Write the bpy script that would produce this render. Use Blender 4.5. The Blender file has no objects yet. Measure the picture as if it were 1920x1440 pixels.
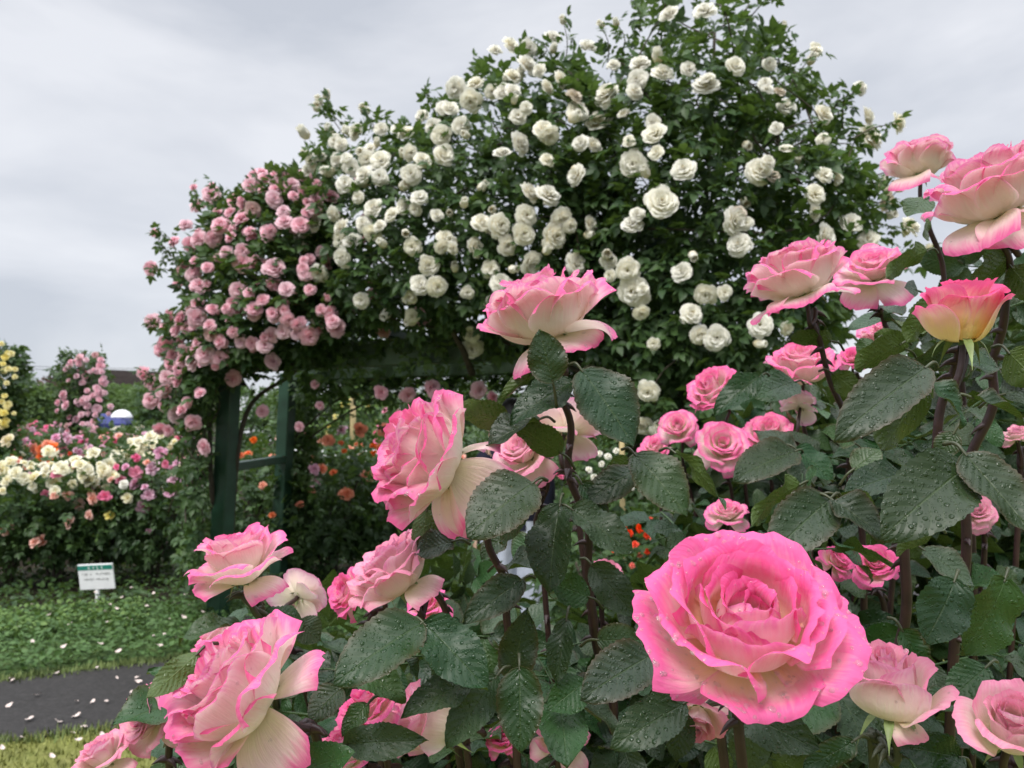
import bpy, math, random
import numpy as np
from mathutils import Vector, Matrix

SC = bpy.context.scene
COL = SC.collection
rad = math.radians

# ------------------------------------------------------------------ camera, world, sun, exposure
F_PX = 28.0 / 36.0 * 1920.0
PITCH = rad(4.03)
CAM = np.array([0.0, 0.0, 1.15])
FW = np.array([0.0, math.cos(PITCH), math.sin(PITCH)])
RT = np.array([1.0, 0.0, 0.0])
UP = np.array([0.0, -math.sin(PITCH), math.cos(PITCH)])

cam_d = bpy.data.cameras.new('camera')
cam = bpy.data.objects.new('camera', cam_d)
COL.objects.link(cam)
cam.location = CAM
cam.rotation_euler = (rad(90) + PITCH, 0, 0)
cam_d.lens = 28.0
cam_d.sensor_width = 36.0
cam_d.clip_start = 0.02
cam_d.clip_end = 1500.0
cam_d.dof.use_dof = True
cam_d.dof.focus_distance = 0.50
cam_d.dof.aperture_fstop = 18.0
SC.camera = cam

SUN_EL, SUN_AZ = rad(52), rad(205)      # high, behind the camera and a little to the left
w = bpy.data.worlds.new('World')
SC.world = w
w.use_nodes = True
nt = w.node_tree
nt.nodes.clear()
wo = nt.nodes.new('ShaderNodeOutputWorld')
bg = nt.nodes.new('ShaderNodeBackground')
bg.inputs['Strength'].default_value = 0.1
sky = nt.nodes.new('ShaderNodeTexSky')
sky.sky_type = 'NISHITA'
sky.sun_disc = False
sky.sun_elevation = SUN_EL
sky.sun_rotation = SUN_AZ
tc = nt.nodes.new('ShaderNodeTexCoord')
mp = nt.nodes.new('ShaderNodeMapping')
mp.inputs['Scale'].default_value = (1.5, 1.5, 3.6)
mp.inputs['Location'].default_value = (-1.384772,-0.195193,-0.830474)
n1 = nt.nodes.new('ShaderNodeTexNoise')
n1.inputs['Scale'].default_value = 1.5
n1.inputs['Detail'].default_value = 5.0
n1.inputs['Roughness'].default_value = 0.52
n1.inputs['Distortion'].default_value = 0.4
cr = nt.nodes.new('ShaderNodeValToRGB')
cr.color_ramp.elements[0].position = 0.36
cr.color_ramp.elements[0].color = (0.59, 0.62, 0.685, 1)
cr.color_ramp.elements[1].position = 0.64
cr.color_ramp.elements[1].color = (0.83, 0.845, 0.89, 1)
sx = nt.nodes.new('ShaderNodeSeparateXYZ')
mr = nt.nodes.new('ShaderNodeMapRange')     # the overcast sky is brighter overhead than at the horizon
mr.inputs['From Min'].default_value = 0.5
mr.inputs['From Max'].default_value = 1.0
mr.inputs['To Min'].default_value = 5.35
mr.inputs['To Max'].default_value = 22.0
sc_ = nt.nodes.new('ShaderNodeVectorMath')
sc_.operation = 'SCALE'
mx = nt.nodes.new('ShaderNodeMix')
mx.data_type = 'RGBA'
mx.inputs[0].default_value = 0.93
L = nt.links.new
L(tc.outputs['Generated'], mp.inputs['Vector'])
L(mp.outputs[0], n1.inputs['Vector'])
L(n1.outputs['Fac'], cr.inputs['Fac'])
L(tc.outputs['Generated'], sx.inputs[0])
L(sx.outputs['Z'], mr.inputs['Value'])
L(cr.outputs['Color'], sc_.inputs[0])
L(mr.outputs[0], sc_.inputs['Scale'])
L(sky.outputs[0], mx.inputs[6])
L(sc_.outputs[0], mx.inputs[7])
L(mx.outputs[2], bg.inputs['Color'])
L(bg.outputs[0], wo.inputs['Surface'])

sun_d = bpy.data.lights.new('sun', 'SUN')
sun_d.energy = 1.5
sun_d.angle = rad(25)
sun_d.color = (1.0, 0.96, 0.9)
sun = bpy.data.objects.new('sun', sun_d)
COL.objects.link(sun)
sdir = Vector((math.sin(SUN_AZ) * math.cos(SUN_EL), math.cos(SUN_AZ) * math.cos(SUN_EL), math.sin(SUN_EL)))
sun.rotation_euler = (-sdir).to_track_quat('-Z', 'Y').to_euler()
sun.location = (0, 0, 30)

SC.view_settings.view_transform = 'Standard'
SC.view_settings.look = 'None'
SC.view_settings.exposure = 0.95
SC.view_settings.gamma = 1.0
SC.cycles.use_denoising = True
SC.cycles.max_bounces = 8
SC.cycles.transparent_max_bounces = 6
SC.cycles.sample_clamp_indirect = 6.0

# ------------------------------------------------------------------ helpers
def P(px, py, d):
    """world point seen at pixel (px, py) of the 1920x1440 photograph, d metres in front of the camera"""
    return CAM + d * (FW + (px - 960.0) / F_PX * RT + (720.0 - py) / F_PX * UP)

def G(px, py):
    """point of the ground seen at a pixel"""
    v = FW + (px - 960.0) / F_PX * RT + (720.0 - py) / F_PX * UP
    return CAM + v * (-CAM[2] / v[2])

def cv(r, u, t):
    """direction given as right, up, toward the camera"""
    v = r * RT + u * UP - t * FW
    return v / np.linalg.norm(v)

def unit(v):
    return v / (np.linalg.norm(v) + 1e-12)

def frame(ax, spin=0.0):
    """3x3 rows: x, y, z axes with z = ax"""
    z = unit(np.asarray(ax, float))
    h = np.array([0, 0, 1.0]) if abs(z[2]) < 0.9 else np.array([1.0, 0, 0])
    x = unit(np.cross(h, z))
    y = np.cross(z, x)
    c, s = math.cos(spin), math.sin(spin)
    return np.array([c * x + s * y, -s * x + c * y, z])

def mesh(name, V, Q, attrs=None, smooth=True):
    V = np.asarray(V, np.float32)
    Q = np.asarray(Q, np.int32)
    me = bpy.data.meshes.new(name)
    me.vertices.add(len(V))
    me.vertices.foreach_set('co', V.ravel())
    k = Q.shape[1]
    me.loops.add(Q.size)
    me.loops.foreach_set('vertex_index', Q.ravel())
    me.polygons.add(len(Q))
    me.polygons.foreach_set('loop_start', np.arange(0, Q.size, k, dtype=np.int32))
    me.polygons.foreach_set('use_smooth', np.full(len(Q), smooth, bool))
    for a, val in (attrs or {}).items():
        me.attributes.new(a, 'FLOAT', 'POINT').data.foreach_set('value', np.asarray(val, np.float32))
    me.update(calc_edges=True)
    return me

class MB:
    """collects quads into one mesh"""
    def __init__(self):
        self.v, self.q, self.a, self.n = [], [], {}, 0
    def add(self, V, Q, **at):
        V = np.asarray(V, float)
        self.v.append(V)
        self.q.append(np.asarray(Q, int) + self.n)
        self.n += len(V)
        for k, x in at.items():
            self.a.setdefault(k, []).append(np.broadcast_to(np.asarray(x, float), (len(V),)))
    def mesh(self, name, smooth=True):
        return mesh(name, np.concatenate(self.v), np.concatenate(self.q), {k: np.concatenate(x) for k, x in self.a.items()}, smooth)

def obj(name, me, mat=None, parent=None, loc=None):
    o = bpy.data.objects.new(name, me)
    COL.objects.link(o)
    if mat is not None and me is not None and len(me.materials) == 0:
        me.materials.append(mat)
    if parent is not None:
        o.parent = parent
    if loc is not None:
        o.location = loc
    return o

def tag(o, label=None, cat=None, group=None, kind=None):
    if label: o['label'] = label
    if cat: o['category'] = cat
    if group: o['group'] = group
    if kind: o['kind'] = kind
    return o

def empty(name, loc, label, cat, group=None):
    return tag(obj(name, None, loc=loc), label, cat, group)

def grid_q(nr, nc, closed=False):
    i, j = np.meshgrid(np.arange(nr - 1), np.arange(nc if closed else nc - 1), indexing='ij')
    i, j = i.ravel(), j.ravel()
    j2 = (j + 1) % nc
    return np.stack([i * nc + j, i * nc + j2, (i + 1) * nc + j2, (i + 1) * nc + j], 1)

def smooth_path(pts, n=6):
    pts = [np.asarray(p, float) for p in pts]
    if len(pts) < 3:
        return np.array([pts[0] + (pts[-1] - pts[0]) * t for t in np.linspace(0, 1, n + 1)])
    ext = [2 * pts[0] - pts[1]] + pts + [2 * pts[-1] - pts[-2]]
    out = []
    for a, b, c, d in zip(ext, ext[1:], ext[2:], ext[3:]):
        for t in np.linspace(0, 1, n, endpoint=False):
            out.append(0.5 * (2 * b + (c - a) * t + (2 * a - 5 * b + 4 * c - d) * t * t + (3 * b - a - 3 * c + d) * t ** 3))
    out.append(pts[-1])
    return np.array(out)

def tube(mb, path, r0, r1, k=7, **at):
    path = np.asarray(path, float)
    n = len(path)
    tan = np.gradient(path, axis=0)
    tan /= np.linalg.norm(tan, axis=1)[:, None] + 1e-12
    x = unit(np.cross(tan[0], [0.31, 0.93, 0.2]))
    ang = np.linspace(0, 2 * math.pi, k, endpoint=False)
    V = []
    for i in range(n):
        x = unit(x - tan[i] * np.dot(x, tan[i]))
        y = np.cross(tan[i], x)
        r = r0 + (r1 - r0) * i / (n - 1)
        V.append(path[i] + r * (np.cos(ang)[:, None] * x + np.sin(ang)[:, None] * y))
    V.append(np.repeat(path[-1][None], k, 0))
    mb.add(np.concatenate(V), grid_q(n + 1, k, True), **at)

def box(mb, c, hx, hy, hz, R=None, bev=0.0, **at):
    """box with chamfered vertical and horizontal edges; R rows are its axes"""
    R = np.eye(3) if R is None else np.asarray(R)
    b = bev
    ring = lambda ax, ay: [(-ax + b, -ay), (ax - b, -ay), (ax, -ay + b), (ax, ay - b), (ax - b, ay), (-ax + b, ay), (-ax, ay - b), (-ax, -ay + b)]
    rows = []
    for z, s in ((-hz, b), (-hz + b, 0), (hz - b, 0), (hz, b)):
        rows += [(x * (1 - s / hx), y * (1 - s / hy), z) for x, y in ring(hx, hy)]
    V = np.array(rows)
    Q = list(grid_q(4, 8, True))
    for o_, f in ((0, True), (24, False)):
        for q in ([0, 1, 2, 3], [0, 3, 4, 7], [4, 5, 6, 7]):
            q = [o_ + i for i in q]
            Q.append(q[::-1] if f else q)
    mb.add(np.asarray(c) + V @ R, Q, **at)

def rot_rand(rng, n):
    q = rng.normal(size=(n, 4))
    q /= np.linalg.norm(q, axis=1)[:, None]
    w_, x, y, z = q.T
    return np.stack([np.stack([1 - 2 * (y * y + z * z), 2 * (x * y - z * w_), 2 * (x * z + y * w_)], 1),
                     np.stack([2 * (x * y + z * w_), 1 - 2 * (x * x + z * z), 2 * (y * z - x * w_)], 1),
                     np.stack([2 * (x * z - y * w_), 2 * (y * z + x * w_), 1 - 2 * (x * x + y * y)], 1)], 1)

def frames(X, N):
    """rows x (along X), y, z (near N) for arrays of directions"""
    X = X / (np.linalg.norm(X, axis=1)[:, None] + 1e-9)
    Y = np.cross(N, X)
    Y /= np.linalg.norm(Y, axis=1)[:, None] + 1e-9
    return np.stack([X, Y, np.cross(X, Y)], 1)

# ------------------------------------------------------------------ materials
class NT:
    def __init__(self, name):
        self.m = bpy.data.materials.new(name)
        self.m.use_nodes = True
        self.t = self.m.node_tree
        self.t.nodes.clear()
        self.out = self.n('ShaderNodeOutputMaterial')
    def n(self, typ, **kw):
        x = self.t.nodes.new(typ)
        for k, v in kw.items():
            setattr(x, k, v)
        return x
    def l(self, a, b):
        self.t.links.new(a, b)
    def attr(self, name):
        return self.n('ShaderNodeAttribute', attribute_name=name).outputs['Fac']
    def math(self, op, a, b=None, c=None, clamp=False):
        x = self.n('ShaderNodeMath', operation=op, use_clamp=clamp)
        for i, v in enumerate((a, b, c)):
            if v is None: continue
            if isinstance(v, (int, float)): x.inputs[i].default_value = v
            else: self.l(v, x.inputs[i])
        return x.outputs[0]
    def mix(self, f, a, b):
        x = self.n('ShaderNodeMix', data_type='RGBA')
        for s, v in ((0, f), (6, a), (7, b)):
            if isinstance(v, (int, float)): x.inputs[s].default_value = v
            elif isinstance(v, tuple): x.inputs[s].default_value = (*v, 1)
            else: self.l(v, x.inputs[s])
        return x.outputs[2]
    def ramp(self, f, stops, ease='LINEAR'):
        x = self.n('ShaderNodeValToRGB')
        x.color_ramp.interpolation = ease
        e = x.color_ramp.elements
        while len(e) < len(stops): e.new(0.5)
        for i, (p, c) in enumerate(stops):
            e[i].position = p
            e[i].color = (*c, 1)
        self.l(f, x.inputs[0])
        return x.outputs[0]
    def noise(self, scale, detail=3.0, vec=None, rough=0.55):
        x = self.n('ShaderNodeTexNoise')
        x.inputs['Scale'].default_value = scale
        x.inputs['Detail'].default_value = detail
        x.inputs['Roughness'].default_value = rough
        self.l(vec if vec is not None else self.objco(), x.inputs['Vector'])
        return x.outputs['Fac']
    def objco(self):
        if not hasattr(self, '_tc'):
            self._tc = self.n('ShaderNodeTexCoord')
        return self._tc.outputs['Object']
    def back(self):
        return self.n('ShaderNodeNewGeometry').outputs['Backfacing']
    def bump(self, h, dist, strength=1.0, prev=None):
        x = self.n('ShaderNodeBump')
        x.inputs['Distance'].default_value = dist
        x.inputs['Strength'].default_value = strength
        self.l(h, x.inputs['Height'])
        if prev is not None: self.l(prev, x.inputs['Normal'])
        return x.outputs[0]
    def drops(self, scale, r):
        """round water beads standing on the surface: height 0..1"""
        v = self.n('ShaderNodeTexVoronoi')
        v.inputs['Scale'].default_value = scale
        self.l(self.objco(), v.inputs['Vector'])
        q = self.math('DIVIDE', v.outputs['Distance'], r)
        q = self.math('SUBTRACT', 1.0, self.math('MULTIPLY', q, q), clamp=True)
        return self.math('SQRT', q)
    def bsdf(self, col, rough=0.6, normal=None, spec=0.5, transl=None, tfac=0.0, metal=0.0):
        b = self.n('ShaderNodeBsdfPrincipled')
        if isinstance(col, tuple): b.inputs['Base Color'].default_value = (*col, 1)
        else: self.l(col, b.inputs['Base Color'])
        if isinstance(rough, (int, float)): b.inputs['Roughness'].default_value = rough
        else: self.l(rough, b.inputs['Roughness'])
        b.inputs['Specular IOR Level'].default_value = spec
        b.inputs['Metallic'].default_value = metal
        if normal is not None: self.l(normal, b.inputs['Normal'])
        s = b.outputs[0]
        if transl is not None:
            t = self.n('ShaderNodeBsdfTranslucent')
            if isinstance(transl, tuple): t.inputs['Color'].default_value = (*transl, 1)
            else: self.l(transl, t.inputs['Color'])
            x = self.n('ShaderNodeMixShader')
            x.inputs[0].default_value = tfac
            self.l(s, x.inputs[1]); self.l(t.outputs[0], x.inputs[2])
            s = x.outputs[0]
        self.l(s, self.out.inputs['Surface'])
        return self.m

def simple(name, col, rough=0.6, var=0.25, scale=20.0, bump=0.0, spec=0.5, metal=0.0):
    t = NT(name)
    f = t.noise(scale, 4)
    lo = tuple(c * (1 - var) for c in col)
    hi = tuple(min(1, c * (1 + var)) for c in col)
    c = t.ramp(f, [(0.3, lo), (0.7, hi)])
    n = t.bump(f, bump) if bump else None
    return t.bsdf(c, rough, n, spec, metal=metal)

def petal_mat(name, base, mid, edge, back_base, back_mid, back_edge, lo=0.25, hi=0.92, dropscale=260.0, tf=0.38, wet=False, rs=(0.3, 0.8, 0.985)):
    t = NT(name)
    rim = t.attr('rim')
    nz = t.noise(70.0, 3)
    rim0 = rim
    ve = t.n('ShaderNodeTexNoise')
    ve.inputs['Scale'].default_value = 1.0
    ve.inputs['Detail'].default_value = 3.0
    co = t.n('ShaderNodeCombineXYZ')
    t.l(t.math('MULTIPLY', t.attr('across'), 15.0), co.inputs[0])
    t.l(t.math('MULTIPLY', rim0, 2.2), co.inputs[1])
    t.l(t.attr('rnd'), co.inputs[2])
    t.l(co.outputs[0], ve.inputs['Vector'])
    rim = t.math('ADD', rim, t.math('MULTIPLY', t.math('SUBTRACT', nz, 0.5), 0.2))
    rim = t.math('ADD', rim, t.math('MULTIPLY', t.math('SUBTRACT', ve.outputs['Fac'], 0.5), 0.34), clamp=True)
    inner = t.attr('inner')
    rim_f = t.math('ADD', rim, t.math('MULTIPLY', inner, -0.05), clamp=True)
    m = (lo + hi) / 2
    front = t.ramp(rim_f, [(lo * 0.6, base), (m, mid), (hi, edge)])
    rear = t.ramp(rim, [(rs[0], back_base), (rs[1], back_mid), (rs[2], back_edge)])
    col = t.mix(t.back(), front, rear)
    # fine lengthwise veins and slight crumpling
    nrm = t.bump(t.math('ADD', t.math('MULTIPLY', ve.outputs['Fac'], 0.8), t.math('MULTIPLY', t.noise(130.0, 3), 0.7)), 0.0016, 0.6)
    rough = 0.42
    if wet:
        d = t.drops(dropscale, 0.30)
        d2 = t.drops(dropscale * 2.3, 0.27)
        dd = t.math('MAXIMUM', d, d2)
        nrm = t.bump(t.math('ADD', d, t.math('MULTIPLY', d2, 0.45)), 0.0011, 0.8, nrm)
        rough = t.math('SUBTRACT', 0.5, t.math('MULTIPLY', t.math('GREATER_THAN', dd, 0.05), 0.42))
    return t.bsdf(col, rough, nrm, 0.28, col, tf)

CREAM, PALE = (0.94, 0.82, 0.60), (0.95, 0.66, 0.68)
BCREAM = (0.95, 0.91, 0.81)
M = {}
M['vivid'] = petal_mat('petal_vivid_pink', (0.97, 0.62, 0.36), (0.95, 0.54, 0.59), (0.93, 0.16, 0.42), BCREAM, (0.92, 0.50, 0.58), (0.84, 0.22, 0.50), 0.20, 0.86)
M['pink'] = petal_mat('petal_pink', CREAM, PALE, (0.92, 0.17, 0.42), BCREAM, (0.93, 0.66, 0.68), (0.84, 0.28, 0.54), 0.30, 0.95, rs=(0.46, 0.88, 1.0))
M['pale'] = petal_mat('petal_pale_pink', (0.94, 0.82, 0.62), (0.94, 0.64, 0.65), (0.90, 0.30, 0.48), (0.92, 0.85, 0.72), (0.92, 0.68, 0.72), (0.83, 0.34, 0.55), 0.3, 0.98)
M['apricot'] = petal_mat('petal_yellow_pink', (0.95, 0.70, 0.30), (0.95, 0.42, 0.42), (0.90, 0.12, 0.33), (0.95, 0.80, 0.36), (0.95, 0.66, 0.54), (0.88, 0.17, 0.38), 0.3, 0.9, rs=(0.34, 0.66, 0.93))

def soft_petal(name, base, edge, tf=0.25):
    t = NT(name)
    rim = t.attr('rim')
    info = t.n('ShaderNodeObjectInfo')
    col = t.ramp(rim, [(0.28, base), (0.85, edge)])
    hs = t.n('ShaderNodeHueSaturation')
    t.l(col, hs.inputs['Color'])
    t.l(t.math('ADD', 0.8, t.math('MULTIPLY', info.outputs['Random'], 0.4)), hs.inputs['Saturation'])
    t.l(t.math('ADD', 0.94, t.math('MULTIPLY', info.outputs['Random'], 0.08)), hs.inputs['Value'])
    old = t.math('MULTIPLY', t.math('GREATER_THAN', t.math('FRACT', t.math('MULTIPLY', info.outputs['Random'], 17.3)), 0.95), t.math('POWER', rim, 2.0))
    c2 = t.mix(t.math('MULTIPLY', old, 0.5), hs.outputs[0], (0.42, 0.26, 0.12))
    return t.bsdf(c2, 0.6, None, 0.3, c2, tf)
M['white_b'] = soft_petal('petal_white', (0.95, 0.87, 0.64), (0.96, 0.945, 0.86), 0.36)
M['pink_b'] = soft_petal('petal_soft_pink', (0.93, 0.42, 0.51), (0.94, 0.65, 0.72), 0.36)
M['yellow_b'] = soft_petal('petal_pale_yellow', (0.93, 0.84, 0.48), (0.94, 0.91, 0.74))
M['lemon_b'] = soft_petal('petal_lemon', (0.92, 0.75, 0.20), (0.92, 0.84, 0.38))
M['orange_b'] = soft_petal('petal_orange', (0.92, 0.25, 0.05), (0.90, 0.30, 0.16))
M['peach_b'] = soft_petal('petal_peach', (0.93, 0.45, 0.32), (0.92, 0.58, 0.50))
M['mauve_b'] = soft_petal('petal_mauve', (0.80, 0.36, 0.50), (0.78, 0.48, 0.62))
M['rose_b'] = soft_petal('petal_rose_pink', (0.85, 0.16, 0.34), (0.88, 0.30, 0.46))
M['red_b'] = soft_petal('petal_scarlet', (0.75, 0.04, 0.02), (0.85, 0.08, 0.03))

def leaf_mat(name, top, topdry, under, rough, wet, tf=0.12):
    t = NT(name)
    al, ac, rnd = t.attr('along'), t.attr('across'), t.attr('rnd')
    aa = t.math('ABSOLUTE', ac)
    nz = t.noise(45.0, 4)
    c_top = t.mix(t.ramp(t.math('ADD', t.math('MULTIPLY', nz, 0.6), t.math('MULTIPLY', rnd, 0.4)), [(0.25, (0, 0, 0)), (0.75, (1, 1, 1))]), top, topdry)
    if wet:
        hv = t.n('ShaderNodeHueSaturation')
        t.l(c_top, hv.inputs['Color'])
        t.l(t.math('ADD', 0.455, t.math('MULTIPLY', t.math('FRACT', t.math('MULTIPLY', rnd, 7.3)), 0.06)), hv.inputs['Hue'])
        t.l(t.math('ADD', 0.85, t.math('MULTIPLY', t.math('FRACT', t.math('MULTIPLY', rnd, 13.7)), 0.5)), hv.inputs['Saturation'])
        t.l(t.math('ADD', 0.6, t.math('MULTIPLY', t.math('FRACT', t.math('MULTIPLY', rnd, 31.1)), 0.9)), hv.inputs['Value'])
        rim_ = t.math('MULTIPLY', t.math('POWER', aa, 6.0), t.math('GREATER_THAN', t.math('FRACT', t.math('MULTIPLY', rnd, 3.7)), 0.62))
        spot = t.math('GREATER_THAN', t.noise(95.0, 5, rough=0.7), 0.70)
        age = t.math('MULTIPLY', spot, t.math('GREATER_THAN', rnd, 0.55))
        c_top = t.mix(t.math('MULTIPLY', rim_, 0.5), hv.outputs[0], (0.075, 0.035, 0.018))
        c_top = t.mix(t.math('MULTIPLY', age, 0.6), c_top, (0.10, 0.085, 0.03))
    vein = t.math('FRACT', t.math('SUBTRACT', t.math('MULTIPLY', al, 9.0), t.math('MULTIPLY', aa, 2.6)))
    vein = t.math('ABSOLUTE', t.math('SUBTRACT', vein, 0.5))           # 0 on the vein line
    vline = t.math('SUBTRACT', 1.0, t.math('MULTIPLY', vein, 9.0), clamp=True)
    mid = t.math('SUBTRACT', 1.0, t.math('MULTIPLY', aa, 22.0), clamp=True)
    vv = t.math('MAXIMUM', t.math('MULTIPLY', vline, 0.32), mid)
    c_top = t.mix(t.math('MULTIPLY', vv, 0.24), c_top, tuple(min(1, x * 1.5 + 0.02) for x in under))
    c_un = t.mix(t.math('MULTIPLY', vv, 0.7), under, tuple(min(1, x * 1.7) for x in under))
    col = t.mix(t.back(), c_top, c_un)
    pill = t.math('SUBTRACT', t.math('MULTIPLY', vein, 1.2), t.math('MULTIPLY', mid, 0.9))
    nrm = t.bump(t.math('ADD', pill, t.math('MULTIPLY', nz, 0.8)), 0.0008, 0.5)
    r = rough
    if wet:
        d = t.drops(215.0, 0.31)
        d2 = t.drops(520.0, 0.33)
        nrm = t.bump(t.math('ADD', d, t.math('MULTIPLY', d2, 0.4)), 0.0010, 0.7, nrm)
        dd = t.math('GREATER_THAN', t.math('MAXIMUM', d, d2), 0.05)
        r = t.math('SUBTRACT', rough, t.math('MULTIPLY', dd, rough - 0.08))
    tr = t.mix(0.5, col, (0.16, 0.26, 0.03))
    return t.bsdf(col, r, nrm, 0.36, tr, tf)
M['leaf'] = leaf_mat('rose_leaf_wet', (0.014, 0.040, 0.016), (0.030, 0.062, 0.026), (0.055, 0.090, 0.018), 0.42, True)
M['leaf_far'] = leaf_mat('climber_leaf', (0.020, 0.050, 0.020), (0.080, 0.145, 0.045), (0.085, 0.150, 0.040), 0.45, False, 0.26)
M['leaf_weed'] = leaf_mat('weed_leaf', (0.055, 0.120, 0.032), (0.095, 0.180, 0.050), (0.10, 0.17, 0.05), 0.55, False, 0.2)
M['leaf_light'] = leaf_mat('light_leaf', (0.09, 0.17, 0.035), (0.15, 0.24, 0.06), (0.12, 0.2, 0.06), 0.55, False, 0.2)
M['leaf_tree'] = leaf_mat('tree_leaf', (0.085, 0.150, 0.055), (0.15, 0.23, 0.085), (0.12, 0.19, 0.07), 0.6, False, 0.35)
M['leaf_copper'] = leaf_mat('copper_leaf', (0.075, 0.030, 0.028), (0.12, 0.05, 0.04), (0.1, 0.05, 0.04), 0.6, False, 0.15)
M['stem'] = simple('rose_stem', (0.036, 0.016, 0.016), 0.45, 0.35, 60, 0.001)
M['stem_green'] = simple('young_stem', (0.040, 0.048, 0.018), 0.45, 0.3, 60, 0.001)
M['wood'] = simple('old_cane', (0.060, 0.048, 0.034), 0.8, 0.4, 30, 0.004)
M['bark'] = simple('tree_bark', (0.075, 0.06, 0.045), 0.85, 0.4, 12, 0.01)
M['sepal'] = simple('sepal_green', (0.20, 0.27, 0.09), 0.5, 0.25, 80, 0.0006)
M['hip'] = simple('hip_green', (0.06, 0.11, 0.035), 0.4, 0.25, 80)
M['stamen'] = simple('stamen_brown', (0.22, 0.05, 0.012), 0.7, 0.5, 400)
M['green_paint'] = simple('green_paint', (0.020, 0.062, 0.036), 0.42, 0.3, 9, 0.002)
M['white_paint'] = simple('white_paint', (0.78, 0.79, 0.80), 0.45, 0.06, 12)
M['sign_green'] = simple('sign_green', (0.02, 0.20, 0.15), 0.4, 0.1, 12)
M['ink'] = simple('sign_ink', (0.10, 0.10, 0.10), 0.6, 0.1, 12)
M['stake'] = simple('stake_wood', (0.34, 0.27, 0.13), 0.8, 0.2, 14, 0.002)
def glass():
    t = NT('water')
    b = t.n('ShaderNodeBsdfPrincipled')
    b.inputs['Base Color'].default_value = (1.0, 0.97, 0.98, 1)
    b.inputs['Roughness'].default_value = 0.02
    b.inputs['IOR'].default_value = 1.33
    b.inputs['Transmission Weight'].default_value = 0.90
    b.inputs['Specular IOR Level'].default_value = 0.8
    t.l(b.outputs[0], t.out.inputs['Surface'])
    return t.m
M['water'] = glass()

# ------------------------------------------------------------------ petals, blooms, leaves
def petal(mb, rng, psi, L_, W, alpha, r0, z0, rho_k, rho_c, reflex, ripple, nv, nu, inner, tipcut=0.22, skew=0.0):
    v = np.linspace(0, 1, nv)
    av = np.radians(np.interp(v, [0, 0.25, 0.55, 0.82, 1.0], alpha))
    ds = L_ / (nv - 1)
    am = (av[1:] + av[:-1]) / 2
    r = r0 + np.concatenate([[0], np.cumsum(np.sin(am) * ds)])
    z = z0 + np.concatenate([[0], np.cumsum(np.cos(am) * ds)])
    u = np.linspace(-1, 1, nu)
    U, Vg = np.meshgrid(u, v)
    ph = rng.uniform(0, 6.28)
    cut = tipcut * np.abs(U) ** 2.8 + 0.03 * np.sin(U * 7 + ph) * np.abs(U) + 0.012 * np.sin(U * 17 + ph * 3) + rng.uniform(0, 0.05) * np.exp(-(U / 0.18) ** 2)
    Ve = Vg * (1 - cut)
    ww = W * (0.20 + 0.80 * np.sin(np.pi / 2 * np.minimum(1, Ve / 0.62))) * (1 - 0.25 * np.maximum(0, (Ve - 0.72) / 0.28) ** 2)
    s = U * ww + skew * Ve ** 2
    rr = np.interp(Ve, v, r)
    zz = np.interp(Ve, v, z)
    aa = np.interp(Ve, v, av)
    rho = np.maximum(rr * rho_k + rho_c, 0.05)
    phi = np.clip(s / rho, -2.6, 2.6)
    inw = rho * (1 - np.cos(phi))
    tang = rho * np.sin(phi)
    out = reflex * np.maximum(0, np.abs(U) - 0.5) ** 2 * 4 * Vg ** 1.5 * 0.25
    out = out + ripple * np.sin(U * rng.uniform(2.5, 5.5) + ph) * Vg ** 3
    out = out + ripple * 0.45 * np.sin(U * rng.uniform(8, 15) + ph * 2) * Vg ** 7 + ripple * 0.35 * np.sin(U * 23 + Vg * 5 + ph) * Vg ** 9
    nrm = out - inw
    rad_ = rr + nrm * np.cos(aa)
    zc = zz - nrm * np.sin(aa)
    c, s_ = math.cos(psi), math.sin(psi)
    X = rad_ * c - tang * s_
    Y = rad_ * s_ + tang * c
    rim = np.maximum(Vg ** 1.15, np.abs(U) ** 3.2 * (0.30 + 0.68 * Vg))
    # faces wound so that the front face is the one turned to the axis
    mb.add(np.stack([X, Y, zc], -1).reshape(-1, 3), grid_q(nv, nu)[:, ::-1], rim=rim.ravel(), across=U.ravel(), rnd=rng.uniform(0, 9), inner=inner)

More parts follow.
